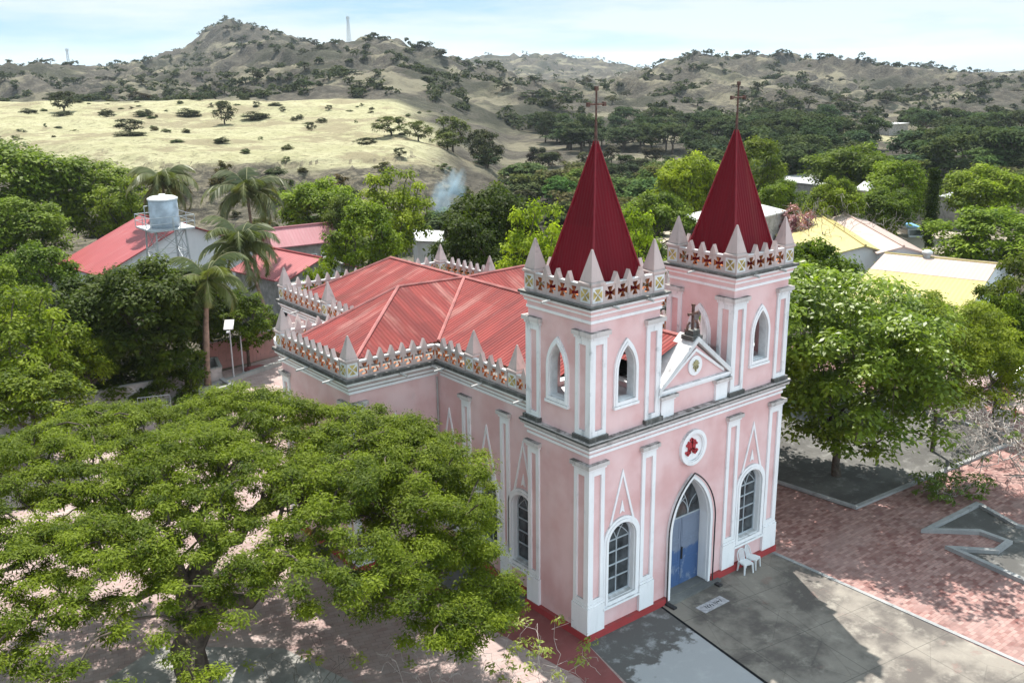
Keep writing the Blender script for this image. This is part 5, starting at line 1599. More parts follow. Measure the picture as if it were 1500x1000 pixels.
# ------------------------------------------------------------------ houses
def roofslab(name, quad, mat, parent, th=.1):
    q = [Vector(p) for p in quad]; dn = Vector((0, 0, -th))
    mb = MB().hexa([p + dn for p in q] + q)
    return mb.build(name, mat, parent, uv=True)
def gable_house(name, label, R1, R2, E1, zE, roof, roof2, wall, over=.35, windows=(), cat='house'):
    """ridge R1-R2, one eave corner E1 beside R1; walls stand under the eaves"""
    R1 = Vector(R1); R2 = Vector(R2); R2.z = R1.z; E1 = Vector(E1)
    ax = (R2 - R1).normalized(); run = (E1 - R1); run.z = 0; run -= ax * run.dot(ax)
    A = R1 + run; B = R2 + run; C = R2 - run; D = R1 - run
    for p in (A, B, C, D): p.z = zE
    zg = gz(R1)
    o = empty(name, ((R1.x + R2.x) / 2, (R1.y + R2.y) / 2, zg), 0, label, cat)
    inv = Matrix.Translation(-o.location)
    fix = []
    k = over / run.length; wl_ = lambda P, Q: P.lerp(Q, k)
    ends = []
    for Rr, P, Q, s in ((R1, A, D, 1), (R2, B, C, -1)):
        Rc = Rr + ax * over * s; p = wl_(P, Rr) + ax * over * s; q = wl_(Q, Rr) + ax * over * s
        ends.append((Rc, p, q))
    mb = MB(); th = .14
    for (Rc, p, q), s in zip(ends, (1, -1)):
        poly = [Vector((p.x, p.y, zg - .3)), Vector((q.x, q.y, zg - .3)), q - Vector((0, 0, th)), Rc - Vector((0, 0, th)), p - Vector((0, 0, th))]
        d = ax * .2 * s
        i = len(mb.v); mb.v += [tuple(x) for x in poly] + [tuple(x + d) for x in poly]
        mb.f += [tuple(i + j for j in (0, 1, 2, 3, 4)), tuple(i + 5 + j for j in (4, 3, 2, 1, 0))] + [(i + j, i + (j + 1) % 5, i + 5 + (j + 1) % 5, i + 5 + j) for j in range(5)]; mb.m += [0] * 7
    for side in (1, 2):
        a = ends[0][side] + ax * .2; b = ends[1][side] - ax * .2
        inn = (ends[0][0] - ends[0][side]); inn.z = 0; inn = inn.normalized() * .2
        zt = min(a.z, b.z) - th - .02
        mb.hexa([Vector((a.x, a.y, zg - .3)), Vector((b.x, b.y, zg - .3)), Vector((b.x, b.y, zg - .3)) + inn, Vector((a.x, a.y, zg - .3)) + inn,
                 Vector((a.x, a.y, zt)), Vector((b.x, b.y, zt)), Vector((b.x, b.y, zt)) + inn, Vector((a.x, a.y, zt)) + inn])
    parts = [mb.build('wall', wall, o)]
    r1 = roofslab('roof', [A, B, R2, R1], roof, o); r2 = roofslab('roof', [C, D, R1, R2], roof2, o)
    parts += [r1, r2, MB().tube([R1 + Vector((0, 0, .03)), R2 + Vector((0, 0, .03))], .11, 6).build('ridge_cap', roof, r1)]
    for (t, side, w_, z0, z1) in windows:                     # along the eave wall, t = 0..1
        a = ends[0][side]; b = ends[1][side]; c = a.lerp(b, t); n = (ends[0][side] - ends[0][0]); n.z = 0; n.normalize()
        fr = (Vector((c.x, c.y, zg)), ax, Vector((0, 0, 1)), n)
        f = MB().slab(fr, [(-w_, z0), (w_, z0), (w_, z1), (-w_, z1)], [[(-w_ + .07, z0 + .07), (w_ - .07, z0 + .07), (w_ - .07, z1 - .07), (-w_ + .07, z1 - .07)]], 0, .06).build('window', M['white'], o)
        g_ = MB().fbox(fr, -w_ + .07, w_ - .07, z0 + .07, z1 - .07, .0, .02).build('pane', M['glass'], f)
        parts += [f, g_]
    shift(o)
    return o
def shift(o):
    """children were made in world places: move them under their thing's base"""
    off = o.location
    def rec(c, top):
        for ch in c.children:
            if ch.type == 'MESH': ch.data.transform(Matrix.Translation(-Vector(off)))
            rec(ch, False)
    rec(o, True)

gable_house('red_roofed_house', 'house with red metal roof and white gable wall behind the water tank', on(205, 315, 6.6), on(272, 328, 6.6), on(95, 390, 3.3), 3.3, M['redroof'], M['redroof'], M['wallwhite'], windows=[(.3, 1, .6, 1, 2.2), (.7, 1, .6, 1, 2.2)])
gable_house('long_red_roofed_hall', 'long low hall with pale red roof on the left behind the church', on(388, 336, 4.9), on(486, 326, 4.9), on(405, 363, 3.4), 3.4, M['pinkroof'], M['redroof'], M['wallgrey'], windows=[(.25, 1, .7, .8, 2.4), (.55, 1, .7, .8, 2.4), (.85, 1, .7, .8, 2.4)])
gable_house('red_roofed_annex', 'low red roofed annex between the long hall and the church', on(392, 362, 4.4), on(472, 378, 4.4), on(372, 404, 3.0), 3.0, M['redroof'], M['redroof'], M['wallgrey'])
def flat_house(name, label, quad, z0, z1, wall, roofm, over=.25, th=.14, cat='building', win=0):
    q = [Vector(p) for p in quad]; c = sum(q, Vector()) / len(q); zg = gz(c)
    o = empty(name, (c.x, c.y, zg), 0, label, cat)
    mb = MB(); n = len(q); t = .18
    for i in range(n):
        a, b = q[i], q[(i + 1) % n]; d = (b - a).normalized(); inn = (c - (a + b) / 2); inn.z = 0; inn -= d * inn.dot(d); inn = inn.normalized() * t
        a2 = a + d * t
        mb.hexa([(a2.x, a2.y, zg - .2), (b.x, b.y, zg - .2), (b.x + inn.x, b.y + inn.y, zg - .2), (a2.x + inn.x, a2.y + inn.y, zg - .2),
                 (a2.x, a2.y, z1), (b.x, b.y, z1), (b.x + inn.x, b.y + inn.y, z1), (a2.x + inn.x, a2.y + inn.y, z1)])
    mb.build('wall', wall, o)
    e = [p + (p - c).normalized() * over for p in q]
    mb = MB().hexa([(p.x, p.y, z1 + .005) for p in e] + [(p.x, p.y, z1 + th) for p in e])
    r_ = mb.build('roof', roofm, o, uv=True)
    if win:
        a, b = q[0], q[1]; d = (b - a).normalized(); nn = ((a + b) / 2 - c); nn.z = 0; nn -= d * nn.dot(d); nn.normalize()
        for k in range(win):
            p = a.lerp(b, (k + .5) / win); fr = (Vector((p.x, p.y, zg)), d, Vector((0, 0, 1)), nn)
            f = MB().slab(fr, [(-.5, 1), (.5, 1), (.5, 2.1), (-.5, 2.1)], [[(-.43, 1.07), (.43, 1.07), (.43, 2.03), (-.43, 2.03)]], .002, .05).build('window', M['white'], o)
            MB().fbox(fr, -.43, .43, 1.07, 2.03, .002, .02).build('pane', M['glass'], f)
    shift(o)
    return o
flat_house('small_white_block', 'small pale blue white building with thin grey flat roof by the church roof', [on(446, 413, 2.4), on(500, 410, 2.4), on(494, 378, 4.0) + Vector((0, 2, 0)), on(440, 384, 4.0) + Vector((0, 1, 0))], 0, 3.7, M['wallwhite'], M['conc'], .35)
flat_house('concrete_terrace', 'low flat roofed concrete porch with white edge beam behind the church', [on(405, 412, 2.9), on(442, 428, 2.9), on(480, 405, 2.9), on(447, 392, 2.9)], 0, 2.7, M['wallgrey'], M['conc'], .2, .25)
# right hand houses
gable_house('yellow_roofed_house', 'house with pale yellow metal roof right of the right tower', on(1192, 309, 4.6), on(1268, 360, 4.6), on(1116, 326, 3.2), 3.2, M['creamroof'], M['creamroof'], M['wallwhite'])
gable_house('pink_roofed_house', 'house with pale pink metal roof beside the pale yellow one', on(1238, 313, 4.7), on(1324, 361, 4.7), on(1205, 321, 4.1), 4.1, M['blushroof'], M['blushroof'], M['wallwhite'])
def big_yellow():
    R1, R2 = on(1296, 371, 4.5), on(1462, 387, 4.5); E = on(1380, 440, 3.0)
    ax = (R2 - R1).normalized(); run = E - R1; run -= ax * run.dot(ax); run.z = 0
    o = gable_house('wide_yellow_roofed_house', 'wide house with yellow lower roof and pale pink upper strip, nearest on the right', R1, R2, R1 + run * 1.5, 2.75, M['creamroof'], M['blushroof'], M['wallwhite'])
    zE = 2.75; run = run * 1.5; s = .34
    nrm = Vector((0, 0, .012))
    a, b = R1 + nrm, R2 + nrm
    q = [R1 + run * s, R2 + run * s]
    for p in q: p.z = R1.z + (zE - R1.z) * s
    up = [q[0] + nrm, q[1] + nrm, b, a]
    st = MB().hexa([p + Vector((0, 0, -.01)) for p in up] + [p + Vector((0, 0, .012)) for p in up]).build('upper_roof_strip', M['blushroof'], o, uv=True)
    st.data.transform(Matrix.Translation(-o.location))
    P = on(1358, 376, 4.55)
    v = MB().lathe(P.x, P.y, [(.28, 4.2), (.28, 4.75), (.42, 4.8), (.42, 4.95), (.25, 5.08)], 14).build('roof_vent', M['galv'], o)
    v.data.transform(Matrix.Translation(-o.location))
big_yellow()
flat_house('white_roofed_shed', 'long shed with white metal roof between the spires', [on(985, 318, 5.4), on(1050, 334, 5.4), on(1150, 308, 5.4), on(1095, 294, 5.4)], 0, 5.2, M['wallgrey'], M['whiteroof'], .3)
flat_house('white_roofed_shelter', 'small white roofed shelter under the trees at the back of the yard', [on(1252, 276, 4.5), on(1272, 279, 4.5), on(1285, 268, 4.5), on(1266, 265, 4.5)], 0, 4.3, M['wallgrey'], M['whiteroof'], .2)
flat_house('grey_block_house', 'unplastered grey block house right of the mast tree', [on(1374, 322, .6), on(1408, 330, .6), on(1432, 312, 1.5), on(1395, 305, 1.5)], 0, 3.4, M['wallgrey'], M['whiteroof'], .2, win=0)
for k, (px, py, lb) in enumerate([(1185, 242, 'far grey roof among the valley trees right of the right spire'), (1300, 175, 'far pale roof on the valley edge'), (1198, 246, 'second far grey roof beside the first among the valley trees')]):
    c = on(px, py, 2.0) if py > 200 else at(px, py, 300)
    zz = gz(c)
    q = [c + Vector((-5, -4, 0)), c + Vector((5, -4, 0)), c + Vector((5, 4, 0)), c + Vector((-5, 4, 0))]
    flat_house('far_house', lb, q, 0, zz + 3.2, M['wallgrey'], M['whiteroof'], .4)
P = on(625, 400, 0)
flat_house('white_walled_house', 'sunlit white wall glimpsed between the trees behind the church roof', [on(612, 400, .6), on(648, 402, .6), on(650, 352, 2.8), on(606, 350, 2.8)], 0, 3.6, M['wallwhite'], M['whiteroof'], .15)

# --- water tank on its steel tower
def water_tank():
    P = at(240, 312, 78); zb = at(240, 334, 78).z
    zt = at(240, 291, 78).z; rad = 20 / FPX * 80
    zg = gz(P)
    tw = empty('tank_tower', (P.x, P.y, zg), 0, 'tall steel lattice stand with railed platform carrying the water tank', 'tower')
    H = zb - zg; s = 1.15
    for sx in (-1, 1):
        for sy in (-1, 1): MB().tube([(sx * s * 1.3, sy * s * 1.3, 0), (sx * s, sy * s, H)], .07, 6).build('leg', M['galv'], tw)
    br = MB(); nz_ = 4
    for k in range(nz_):
        z0, z1 = H * k / nz_, H * (k + 1) / nz_; a0 = s * (1.3 - .3 * k / nz_); a1 = s * (1.3 - .3 * (k + 1) / nz_)
        for (x0, y0, x1, y1) in ((-1, -1, 1, -1), (1, -1, 1, 1), (1, 1, -1, 1), (-1, 1, -1, -1)):
            br.tube([(x0 * a0, y0 * a0, z0), (x1 * a1, y1 * a1, z1)], .03, 4).tube([(x1 * a0, y1 * a0, z0), (x0 * a1, y0 * a1, z1)], .03, 4).tube([(x0 * a1, y0 * a1, z1), (x1 * a1, y1 * a1, z1)], .03, 4)
    br.build('bracing', M['galv'], tw)
    q = 1.75
    MB().box(-q, q, -q, q, H, H + .12).build('platform', M['galv'], tw)
    rl = MB()
    for z in (H + .6, H + 1.1):
        rl.tube([(-q, -q, z), (q, -q, z), (q, q, z), (-q, q, z), (-q, -q, z)], .03, 5)
    for x in (-q, 0, q):
        for y in (-q, 0, q):
            if x or y: rl.tube([(x, y, H + .1), (x, y, H + 1.12)], .03, 5)
    rl.build('railing', M['galv'], tw)
    ld = MB()
    for x in (-.25, .25): ld.tube([(x + .3, -q - .15, .0), (x + .3, -q - .1, H + 1.0)], .03, 5)
    for k in range(int(H / .35)): ld.tube([(.05, -q - .14, .3 + .35 * k), (.55, -q - .14, .3 + .35 * k)], .02, 4)
    ld.build('ladder', M['galv'], tw)
    t = empty('water_tank', (P.x, P.y, zb + .125), 0, 'pale blue cylindrical water tank with white domed lid on the steel stand', 'tank')
    h = zt - zb
    MB().lathe(0, 0, [(rad, 0), (rad * 1.02, h * .3), (rad, h * .32), (rad * 1.02, h * .62), (rad, h * .64), (rad, h * .92)], 28).build('tank_body', M['tank'], t, smooth=True)
    MB().lathe(0, 0, [(rad * 1.05, h * .92), (rad * 1.05, h * .97), (rad * .85, h * 1.02), (rad * .3, h * 1.05), (.25, h * 1.05), (.25, h * 1.1)], 28).build('lid', M['plastic'], t)
    MB().tube([(-rad - .1, 0, h * .75), (-rad - .4, 0, h * .75), (-rad - .4, 0, 0)], .04, 6).build('inlet_pipe', M['galv'], t)
water_tank()

# --- old walls, planter, lamp and posts at the back of the yard
def wall_thing(name, label, pts, h, th, mat, coping=None, pitch=0):
    a0 = Vector((*pts[0], 0)); o = None
    mb = MB(); cp = MB()
    for p, q in zip(pts[:-1], pts[1:]):
        a, b = Vector((*p, 0)), Vector((*q, 0)); d = (b - a).normalized(); nn = Vector((-d.y, d.x, 0)) * th / 2
        zs = gz(a)
        mb.hexa([a - nn + Vector((0, 0, zs)), b - nn + Vector((0, 0, zs)), b + nn + Vector((0, 0, zs)), a + nn + Vector((0, 0, zs)), a - nn + Vector((0, 0, h)), b - nn + Vector((0, 0, h)), b + nn + Vector((0, 0, h)), a + nn + Vector((0, 0, h))])
        n2 = nn * 1.35
        cp.hexa([a - n2 + Vector((0, 0, h)), b - n2 + Vector((0, 0, h)), b + n2 + Vector((0, 0, h)), a + n2 + Vector((0, 0, h)), a - n2 + Vector((0, 0, h + .08)), b - n2 + Vector((0, 0, h + .08)), b + n2 + Vector((0, 0, h + .08)), a + n2 + Vector((0, 0, h + .08))])
        if pitch:
            n_ = int((b - a).length / pitch)
            for k in range(n_ + 1):
                c = a.lerp(b, k / max(1, n_)); fr = (c, d, Vector((0, 0, 1)), Vector((-d.y, d.x, 0)))
                mb.fbox(fr, -.16, .16, zs, h - .001, -th / 2 - .06, th / 2 + .06)
    o = mb.build(name, mat)
    cp.build('coping', coping or M['conc'], o)
    return tag(o, label, 'wall')
g2 = lambda px, py: tuple(on(px, py, 0))[:2]
wall_thing('boundary_wall', 'grey boundary wall in the shade under the mango tree', [g2(-40, 652), g2(60, 628), g2(160, 606), g2(268, 585)], 1.5, .2, M['wallgrey'], pitch=3)
wall_thing('old_pink_wall', 'stained pink brick wall behind the lamp post left of the church', [g2(305, 543), g2(365, 530), g2(425, 515)], 1.9, .25, M['oldwall'], pitch=2.4)
wall_thing('low_block_wall', 'low grey block enclosure beside the royal palm', [g2(258, 575), g2(325, 560), g2(318, 545), g2(262, 556)], 1.0, .18, M['wallgrey'])
wall_thing('yard_wall', 'low grey wall across the back of the sandy yard', [g2(1262, 330), g2(1310, 322), g2(1355, 322)], 1.2, .25, M['wallgrey'])
wall_thing('concrete_path_wall', 'long pale concrete edge at the far left behind the lime green shrubs', [g2(-30, 452), g2(60, 428), g2(140, 415)], .5, .5, M['conc'])
b = on(305, 569, 0)
s = 1.15
pln = [(b.x - s, b.y - s), (b.x + s, b.y - s), (b.x + s, b.y + s), (b.x - s, b.y + s)]
kerb('palm_planter', pln, .3, .32, M['kerbm'], 'square whitewashed planter round the foot of the royal palm', cat='planter', close=True)
def lamp_post():
    b = on(343, 557, 0); e = empty('solar_lamp', (b.x, b.y, 0), R(-30), 'thin grey solar lamp post with tilted panel left of the church', 'street lamp')
    MB().tube([(0, 0, 0), (0, 0, 3.6)], [.06, .045], 8).build('post', M['galv'], e)
    MB().hexa([(-.3, -.5, 3.55), (.3, -.5, 3.55), (.3, .4, 3.95), (-.3, .4, 3.95), (-.3, -.5, 3.6), (.3, -.5, 3.6), (.3, .4, 4.0), (-.3, .4, 4.0)]).build('solar_panel', M['pvc'], e)
    MB().tube([(0, 0, 3.3), (0, -.55, 3.45)], .03, 6).box(-.1, .1, -.85, -.5, 3.42, 3.5).build('lamp_arm', M['galv'], e)
    b = on(357, 548, 0)
    p = MB().tube([(b.x, b.y, 0), (b.x, b.y, 2.7)], .05, 8).lathe(b.x, b.y, [(.09, 0), (.09, .15)], 8).build('steel_post', M['galv'])
    tag(p, 'plain steel post standing just right of the solar lamp', 'post')
lamp_post()
b = on(374, 541, 0)
tag(sheetbox := MB().box(b.x - .7, b.x + .7, b.y - .45, b.y + .45, 0, .12).box(b.x - .5, b.x + .5, b.y - .3, b.y + .3, .12, .2).build('brick_pile', M['maroon']), 'low pile of red bricks on the pale paving by the pink wall', 'brick pile')
b = on(228, 607, 0)
def gate_frame():
    e = empty('iron_gate', (b.x, b.y, 0), R(-20), 'small rusty iron gate leaning by the low block enclosure', 'gate')
    MB().tube([(-.9, 0, 0), (-.9, .12, 1.1), (.9, .12, 1.1), (.9, 0, 0)], .03, 6).tube([(-.9, .05, .5), (.9, .05, .5)], .02, 5).build('frame', M['galv'], e)
    q = MB()
    for k in range(7): q.tube([(-.7 + .23 * k, .02, .05), (-.7 + .23 * k, .12, 1.1)], .015, 4)
    q.build('bars', M['galv'], e)
gate_frame()

# ------------------------------------------------------------------ small things before the facade
def chair(x, y, rz, label):
    e = empty('plastic_chair', (x, y, .012), rz, label, 'chair', 'chairs beside the church door')
    st = MB()
    o = [(-.21, -.2), (.21, -.2), (.23, .0), (.21, .2), (-.21, .2), (-.23, 0)]
    st.slab(FLAT, o, [], .42, .445); st.slab(FLAT, [(a * 1.04, b_ * 1.04) for a, b_ in o], [[(a * .94, b_ * .94) for a, b_ in o]], .385, .435)
    st.build('seat', M['plastic'], e)
    for sx in (-1, 1):
        for sy in (-1, 1):
            MB().hexa([(sx * .22 - .025, sy * .22 - .02, 0), (sx * .22 + .025, sy * .22 - .02, 0), (sx * .22 + .025, sy * .22 + .02, 0), (sx * .22 - .025, sy * .22 + .02, 0),
                       (sx * .19 - .035, sy * .18 - .03, .40), (sx * .19 + .035, sy * .18 - .03, .40), (sx * .19 + .035, sy * .18 + .03, .40), (sx * .19 - .035, sy * .18 + .03, .40)]).build('leg', M['plastic'], e)
    bk_ = MB()
    ar = [(.22 * math.cos(a), .45 + .42 * math.sin(a) ** .6 if math.sin(a) > 0 else .45) for a in np.linspace(0, math.pi, 13)]
    pts = [(u, .2 + .14 * (z - .45) / .42, z) for u, z in ar]
    bk_.tube(pts, .024, 6)
    for u in (-.11, -.055, 0, .055, .11):
        zt = .45 + .42 * math.sqrt(max(0, 1 - (u / .22) ** 2)) ** .6
        bk_.hexa([(u - .016, .195, .44), (u + .016, .195, .44), (u + .016, .21, .44), (u - .016, .21, .44), (u - .016, .195 + .14 * (zt - .45) / .42, zt), (u + .016, .195 + .14 * (zt - .45) / .42, zt), (u + .016, .21 + .14 * (zt - .45) / .42, zt), (u - .016, .21 + .14 * (zt - .45) / .42, zt)])
    bk_.build('backrest', M['plastic'], e)
    return e
chair(8.22, -.48, R(-12), 'white plastic chair nearer the church door, with slatted back')
chair(8.78, -.42, R(14), 'white plastic chair farther from the church door, partly behind the other')
mq = [(4.60, -1.02), (4.60, -1.52), (5.97, -1.53), (5.98, -1.04)]
mat_ = MB().slab(FLAT, mq, [], .012, .022).build('door_mat', M['mat'] if 'mat' in M else M.setdefault('mat', plain('worn_pale_mat', (.36, .35, .37), .9, var=.25, sc=7)))
tag(mat_, 'worn pale rectangular mat with faded dark lettering before the door', 'mat')
rr_ = random.Random(2); mk = MB()
for k in range(8):
    x = 4.86 + k * .115
    for q in range(3):
        u0, v0 = x + rr_.uniform(0, .06), -1.4 + rr_.uniform(0, .16); dx, dy = rr_.choice([(.02, .13), (.08, .02), (.06, .09), (.02, .09)])
        mk.slab(FLAT, [(u0, v0), (u0 + .022, v0 - .004), (u0 + dx + .012, v0 + dy), (u0 + dx - .012, v0 + dy)], [], .022, .024 + .0006 * q)
mk.build('faded_lettering', M['dark'], mat_)
# dark pipe arch standing round the doorway
mb = MB()
oa = arch(BX, 0, 2.75, 5.02, 1.31, 12)
path = [(oa[1][0], -.17, 0)] + [(p[0], -.17, p[1]) for p in oa[2:]] + [(oa[0][0], -.17, 0)]
e = empty('pipe_arch', (BX, -.17, .012), 0, 'thin black pipe arch standing round the white door surround', 'arch')
MB().tube([(x - BX, 0, z) for x, y, z in path], .028, 8).build('pipe', M['iron'], e)
for s_ in (-1, 1): MB().box(s_ * 1.31 - .09, s_ * 1.31 + .09, -.45, .06, 0, .07).build('foot', M['iron'], e)
# cable down the corner of the nave and transept
P0 = (NX0 - .05, TY0 - .06, 0)
cpart('downpipe', MB().tube([(NX0 - .07, TY0 - .07, .0), (NX0 - .07, TY0 - .07, 7.5)], .035, 6), M['pvc'])

# ------------------------------------------------------------------ vehicles
def car(name, label, x, y, rz, paint, roofm=None, van=False):
    e = empty(name, (x, y, gz((x, y)) + .03), rz, label, 'van' if van else 'car')
    L_, Wd = (4.4, 1.72); zt = 1.85 if van else 1.42
    if van: prof = [(-2.15, .35), (2.15, .35), (2.2, .8), (2.05, 1.0), (1.55, 1.72), (1.3, 1.85), (-1.9, 1.85), (-2.15, 1.6), (-2.2, .9)]
    else: prof = [(-2.2, .35), (2.2, .35), (2.25, .6), (2.15, .78), (1.2, .92), (.55, 1.38), (.2, 1.45), (-.9, 1.42), (-1.55, 1.02), (-2.15, .95), (-2.25, .7)]
    fr = (Vector((0, 0, 0)), Vector((1, 0, 0)), Vector((0, 0, 1)), Vector((0, -1, 0)))
    MB().slab(fr, prof, [], -Wd / 2, Wd / 2).build('body', paint, e, bevel=.06)
    if van: sw = [(-1.95, 1.1), (1.6, 1.1), (1.3, 1.65), (-1.9, 1.65)]; ws = [(2.0, 1.04), (1.62, 1.6)]
    else: sw = [(-1.35, 1.0), (1.0, .98), (.5, 1.33), (-.85, 1.33)]; ws = [(1.17, .97), (.6, 1.34)]
    for s_ in (-1, 1):
        mb = MB()
        mb.slab((Vector((0, s_ * -(Wd / 2), 0)), Vector((1, 0, 0)), Vector((0, 0, 1)), Vector((0, -s_, 0))), sw, [], .001, .012)
        mb.build('side_window', M['glass'], e)
    (xa, za), (xb, zb) = ws
    d = Vector((zb - za, 0, xa - xb)).normalized() * .015
    q = [Vector((xa, -Wd / 2 + .12, za)), Vector((xa, Wd / 2 - .12, za)), Vector((xb, Wd / 2 - .16, zb)), Vector((xb, -Wd / 2 + .16, zb))]
    MB().hexa([p + d * .1 for p in q] + [p + d * 1.4 for p in q]).build('windscreen', M['glass'], e)
    if not van:
        q = [Vector((-.95, -Wd / 2 + .16, 1.40)), Vector((-.95, Wd / 2 - .16, 1.40)), Vector((-1.55, Wd / 2 - .12, 1.04)), Vector((-1.55, -Wd / 2 + .12, 1.04))]
        u_ = Vector((-.5, 0, .85)).normalized()
        MB().hexa([p - u_ * .01 for p in q] + [p + u_ * .02 for p in q]).build('rear_window', M['glass'], e)
    if roofm: MB().box(-1.85, 1.25, -.8, .8, 1.853, 1.9).build('roof_panel', roofm, e)
    for sx in (-1.35, 1.35):
        for sy in (-1, 1):
            wv = MB().slab((Vector((sx, sy * (Wd / 2 - .1), .32)), Vector((1, 0, 0)), Vector((0, 0, 1)), Vector((0, sy, 0))), ell(0, 0, .33, .33, 18), [ell(0, 0, .2, .2, 18)], -.1, .12).build('wheel', M['iron'], e)
            MB().slab((Vector((sx, sy * (Wd / 2 - .1), .32)), Vector((1, 0, 0)), Vector((0, 0, 1)), Vector((0, sy, 0))), ell(0, 0, .2, .2, 12), [], -.05, .09).build('rim', M['galv'], wv)
    for sy in (-1, 1): MB().box(2.18, 2.27, sy * .62 - .16, sy * .62 + .16, .62, .76).build('headlight', M['plastic'], e)
    return e
M['whitecar'] = plain('white_car_paint', (.72, .73, .74), .25, .5, var=.02)
M['silvercar'] = plain('silver_car_paint', (.45, .46, .48), .3, .5, .3, var=.03)
M['redvan'] = plain('dull_red_paint', (.26, .06, .06), .5)
M['blue'] = plain('blue_tarp', (.16, .40, .62), .5)
b = on(1488, 562, 0)
sheet('asphalt_lane', [(34, -14), (47, -14), (52, 12), (42, 14), (36, 8)], .013, M['pale'])
car('parked_car', 'white parked car with dark windows at the right edge behind the bare tree', b.x + .4, b.y, R(-10), M['whitecar'])
b = on(1428, 540, 0)
car('parked_car', 'silver parked car half hidden under the tree near the right edge', b.x + 1.2, b.y, R(20), M['silvercar'])
b = on(1332, 343, 0)
car('parked_van', 'small grey van with blue roof parked in the sandy yard', b.x, b.y, R(-130), M['silvercar'], M['blue'], van=True)
# heap of red scrap beside the van
def heap(name, label, px, py, n, mat, sc_, seed, cat):
    b = on(px, py, 0); rn = random.Random(seed); e = empty(name, (b.x, b.y, gz(b) + .03), 0, label, cat); mb = MB()
    for k in range(n):
        x, y = rn.gauss(0, sc_), rn.gauss(0, sc_ * .5); h = max(.15, .9 - .5 * abs(x) / sc_) * rn.uniform(.5, 1)
        a = rn.random() * 3; fr = (Vector((x, y, 0)), Vector((math.cos(a), math.sin(a), 0)), Vector((0, 0, 1)), Vector((-math.sin(a), math.cos(a), 0)))
        mb.fbox(fr, -.5, .5, 0, h, -.25, .25)
    me = mb.mesh('pile', mat, bevel=.04); o = link(name, me); bpy.data.objects.remove(e)
    o.location = (b.x, b.y, gz(b) + .03); tag(o, label, cat)
heap('scrap_heap', 'low heap of dark red scrap beside the blue roofed van', 1305, 338, 22, M['redvan'], 1.3, 3, 'heap')
# red round board and dark pedestal behind the bare tree
b = on(1466, 632, 0)
e = empty('stone_pedestal', (b.x, b.y, gz(b) + .03), 0, 'small dark pedestal behind the bare tree at the right edge', 'pedestal')
MB().box(-.4, .4, -.4, .4, 0, .25).frus(0, 0, .25, 1.1, .3, .26).box(-.36, .36, -.36, .36, 1.1, 1.2).build('stone', M['wallgrey'], e)
b2 = on(1462, 624, 0)
ps = tree('bush', 'dark maroon leaved shrub behind the bare tree at the right edge', 1452, 600, 56, 60, (1, 1, 1), name='maroon_shrub', cat='shrub', hmin=1.0)
M['maroonleaf'] = foliage('maroon_leaves', (.10, .03, .035), (.2, .05, .05), .3)
for c in ps.children:
    if c.name.startswith('crown'): c.data = c.data.copy(); c.data.materials[0] = M['maroonleaf']
b = on(1483, 630, 0)
e = empty('red_sign', (b.x, b.y, gz(b) + .03), R(30), 'small round red sign on a short post at the right edge', 'sign')
MB().tube([(0, 0, 0), (0, 0, .9)], .035, 6).build('post', M['galv'], e)
MB().slab((Vector((0, 0, 0)), Vector((1, 0, 0)), Vector((0, 0, 1)), Vector((0, -1, 0))), ell(0, 1.05, .32, .32, 20), [ell(0, 1.05, .18, .18, 20)], -.03, .03).slab((Vector((0, 0, 0)), Vector((1, 0, 0)), Vector((0, 0, 1)), Vector((0, -1, 0))), ell(0, 1.05, .17, .17, 20), [], -.015, .015).build('board', M['redpaint'], e)

# ------------------------------------------------------------------ masts on the ridge
def mast(px, ytop, ybase, D, label, wd):
    P = at(px, ybase, D); z = gz(P); T = at(px, ytop, D); H = T.z - z
    e = empty('radio_mast', (P.x, P.y, z), 0, label, 'mast'); mb = MB(); a0, a1 = wd, wd * .35
    C = ((-1, -1), (1, -1), (1, 1), (-1, 1))
    for x, y in C: mb.tube([(x * a0, y * a0, 0), (x * a1, y * a1, H)], .11, 4)
    n = 8
    for k in range(n):
        z0, z1 = H * k / n, H * (k + 1) / n; p0 = a0 + (a1 - a0) * k / n; p1 = a0 + (a1 - a0) * (k + 1) / n
        for i in range(4):
            j = (i + 1) % 4
            mb.tube([(C[i][0] * p0, C[i][1] * p0, z0), (C[j][0] * p1, C[j][1] * p1, z1)], .07, 4).tube([(C[i][0] * p1, C[i][1] * p1, z1), (C[j][0] * p1, C[j][1] * p1, z1)], .07, 4)
    mb.build('lattice', M['galv'], e)
    an = MB()
    for q in range(3):
        a = q * 2.1; an.box(math.cos(a) * .9 - .18, math.cos(a) * .9 + .18, math.sin(a) * .9 - .18, math.sin(a) * .9 + .18, H * .9, H * 1.02)
    an.tube([(0, 0, H * .95), (0, 0, H * 1.08)], .08, 4).build('antennas', M['plastic'], e)
mast(511, 25, 56, 640, 'tall lattice radio mast on the main ridge', 1.1)
mast(100, 72, 90, 640, 'small lattice radio mast on the left ridge', .9)

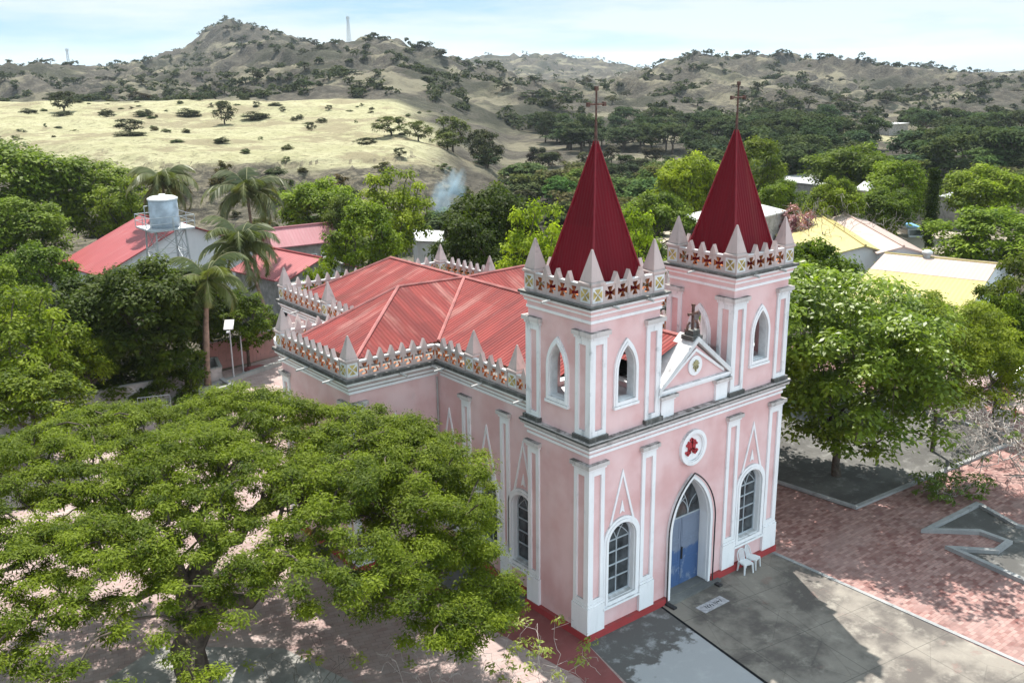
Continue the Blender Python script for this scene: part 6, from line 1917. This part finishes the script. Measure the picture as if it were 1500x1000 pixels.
# ------------------------------------------------------------------ drifting smoke
def smoke():
    A = at(640, 305, 112); z = gz(A)
    me = bpy.data.meshes.new('smoke')
    bm = bmesh.new(); bmesh.ops.create_icosphere(bm, subdivisions=3, radius=1); bm.to_mesh(me); bm.free()
    o = link('smoke', me); P = at(657, 282, 112); o.location = P; o.scale = (2.0, 2.0, 3.6); o.rotation_euler = (0, R(22), R(-38))
    o['kind'] = 'stuff'
    m_ = bpy.data.materials.new('smoke'); m_.use_nodes = True; t = m_.node_tree
    t.nodes.remove(t.nodes['Principled BSDF'])
    pv_ = t.nodes.new('ShaderNodeVolumePrincipled'); pv_.inputs['Color'].default_value = (.58, .82, 1, 1); pv_.inputs['Anisotropy'].default_value = .5
    tc_ = t.nodes.new('ShaderNodeTexCoord'); n_ = t.nodes.new('ShaderNodeTexNoise'); n_.inputs['Scale'].default_value = 1.5; n_.inputs['Detail'].default_value = 5
    ln = t.nodes.new('ShaderNodeVectorMath'); ln.operation = 'LENGTH'
    mr = t.nodes.new('ShaderNodeMapRange'); mr.inputs['From Min'].default_value = .25; mr.inputs['From Max'].default_value = 1; mr.inputs['To Min'].default_value = 1; mr.inputs['To Max'].default_value = 0
    nr_ = t.nodes.new('ShaderNodeMapRange'); nr_.inputs['From Min'].default_value = .45; nr_.inputs['From Max'].default_value = .7; nr_.inputs['To Max'].default_value = 1.5
    mm = t.nodes.new('ShaderNodeMath'); mm.operation = 'MULTIPLY'
    t.links.new(tc_.outputs['Object'], n_.inputs['Vector']); t.links.new(tc_.outputs['Object'], ln.inputs[0]); t.links.new(ln.outputs['Value'], mr.inputs[0]); t.links.new(n_.outputs[0], nr_.inputs[0])
    t.links.new(mr.outputs[0], mm.inputs[0]); t.links.new(nr_.outputs[0], mm.inputs[1]); t.links.new(mm.outputs[0], pv_.inputs['Density'])
    t.links.new(pv_.outputs[0], t.nodes['Material Output'].inputs['Volume'])
    me.materials.append(m_)
smoke()
HAZE = 0.00009
def haze():
    mb = MB().box(-400, 9000, -400, 9000, -320, 90)
    o = mb.build('haze', [])
    o['kind'] = 'stuff'
    m_ = bpy.data.materials.new('haze'); m_.use_nodes = True; t = m_.node_tree
    t.nodes.remove(t.nodes['Principled BSDF'])
    pv_ = t.nodes.new('ShaderNodeVolumePrincipled'); pv_.inputs['Color'].default_value = (.80, .90, 1.0, 1); pv_.inputs['Density'].default_value = HAZE; pv_.inputs['Anisotropy'].default_value = .2
    t.links.new(pv_.outputs[0], t.nodes['Material Output'].inputs['Volume'])
    o.data.materials.append(m_)
if HAZE: haze()
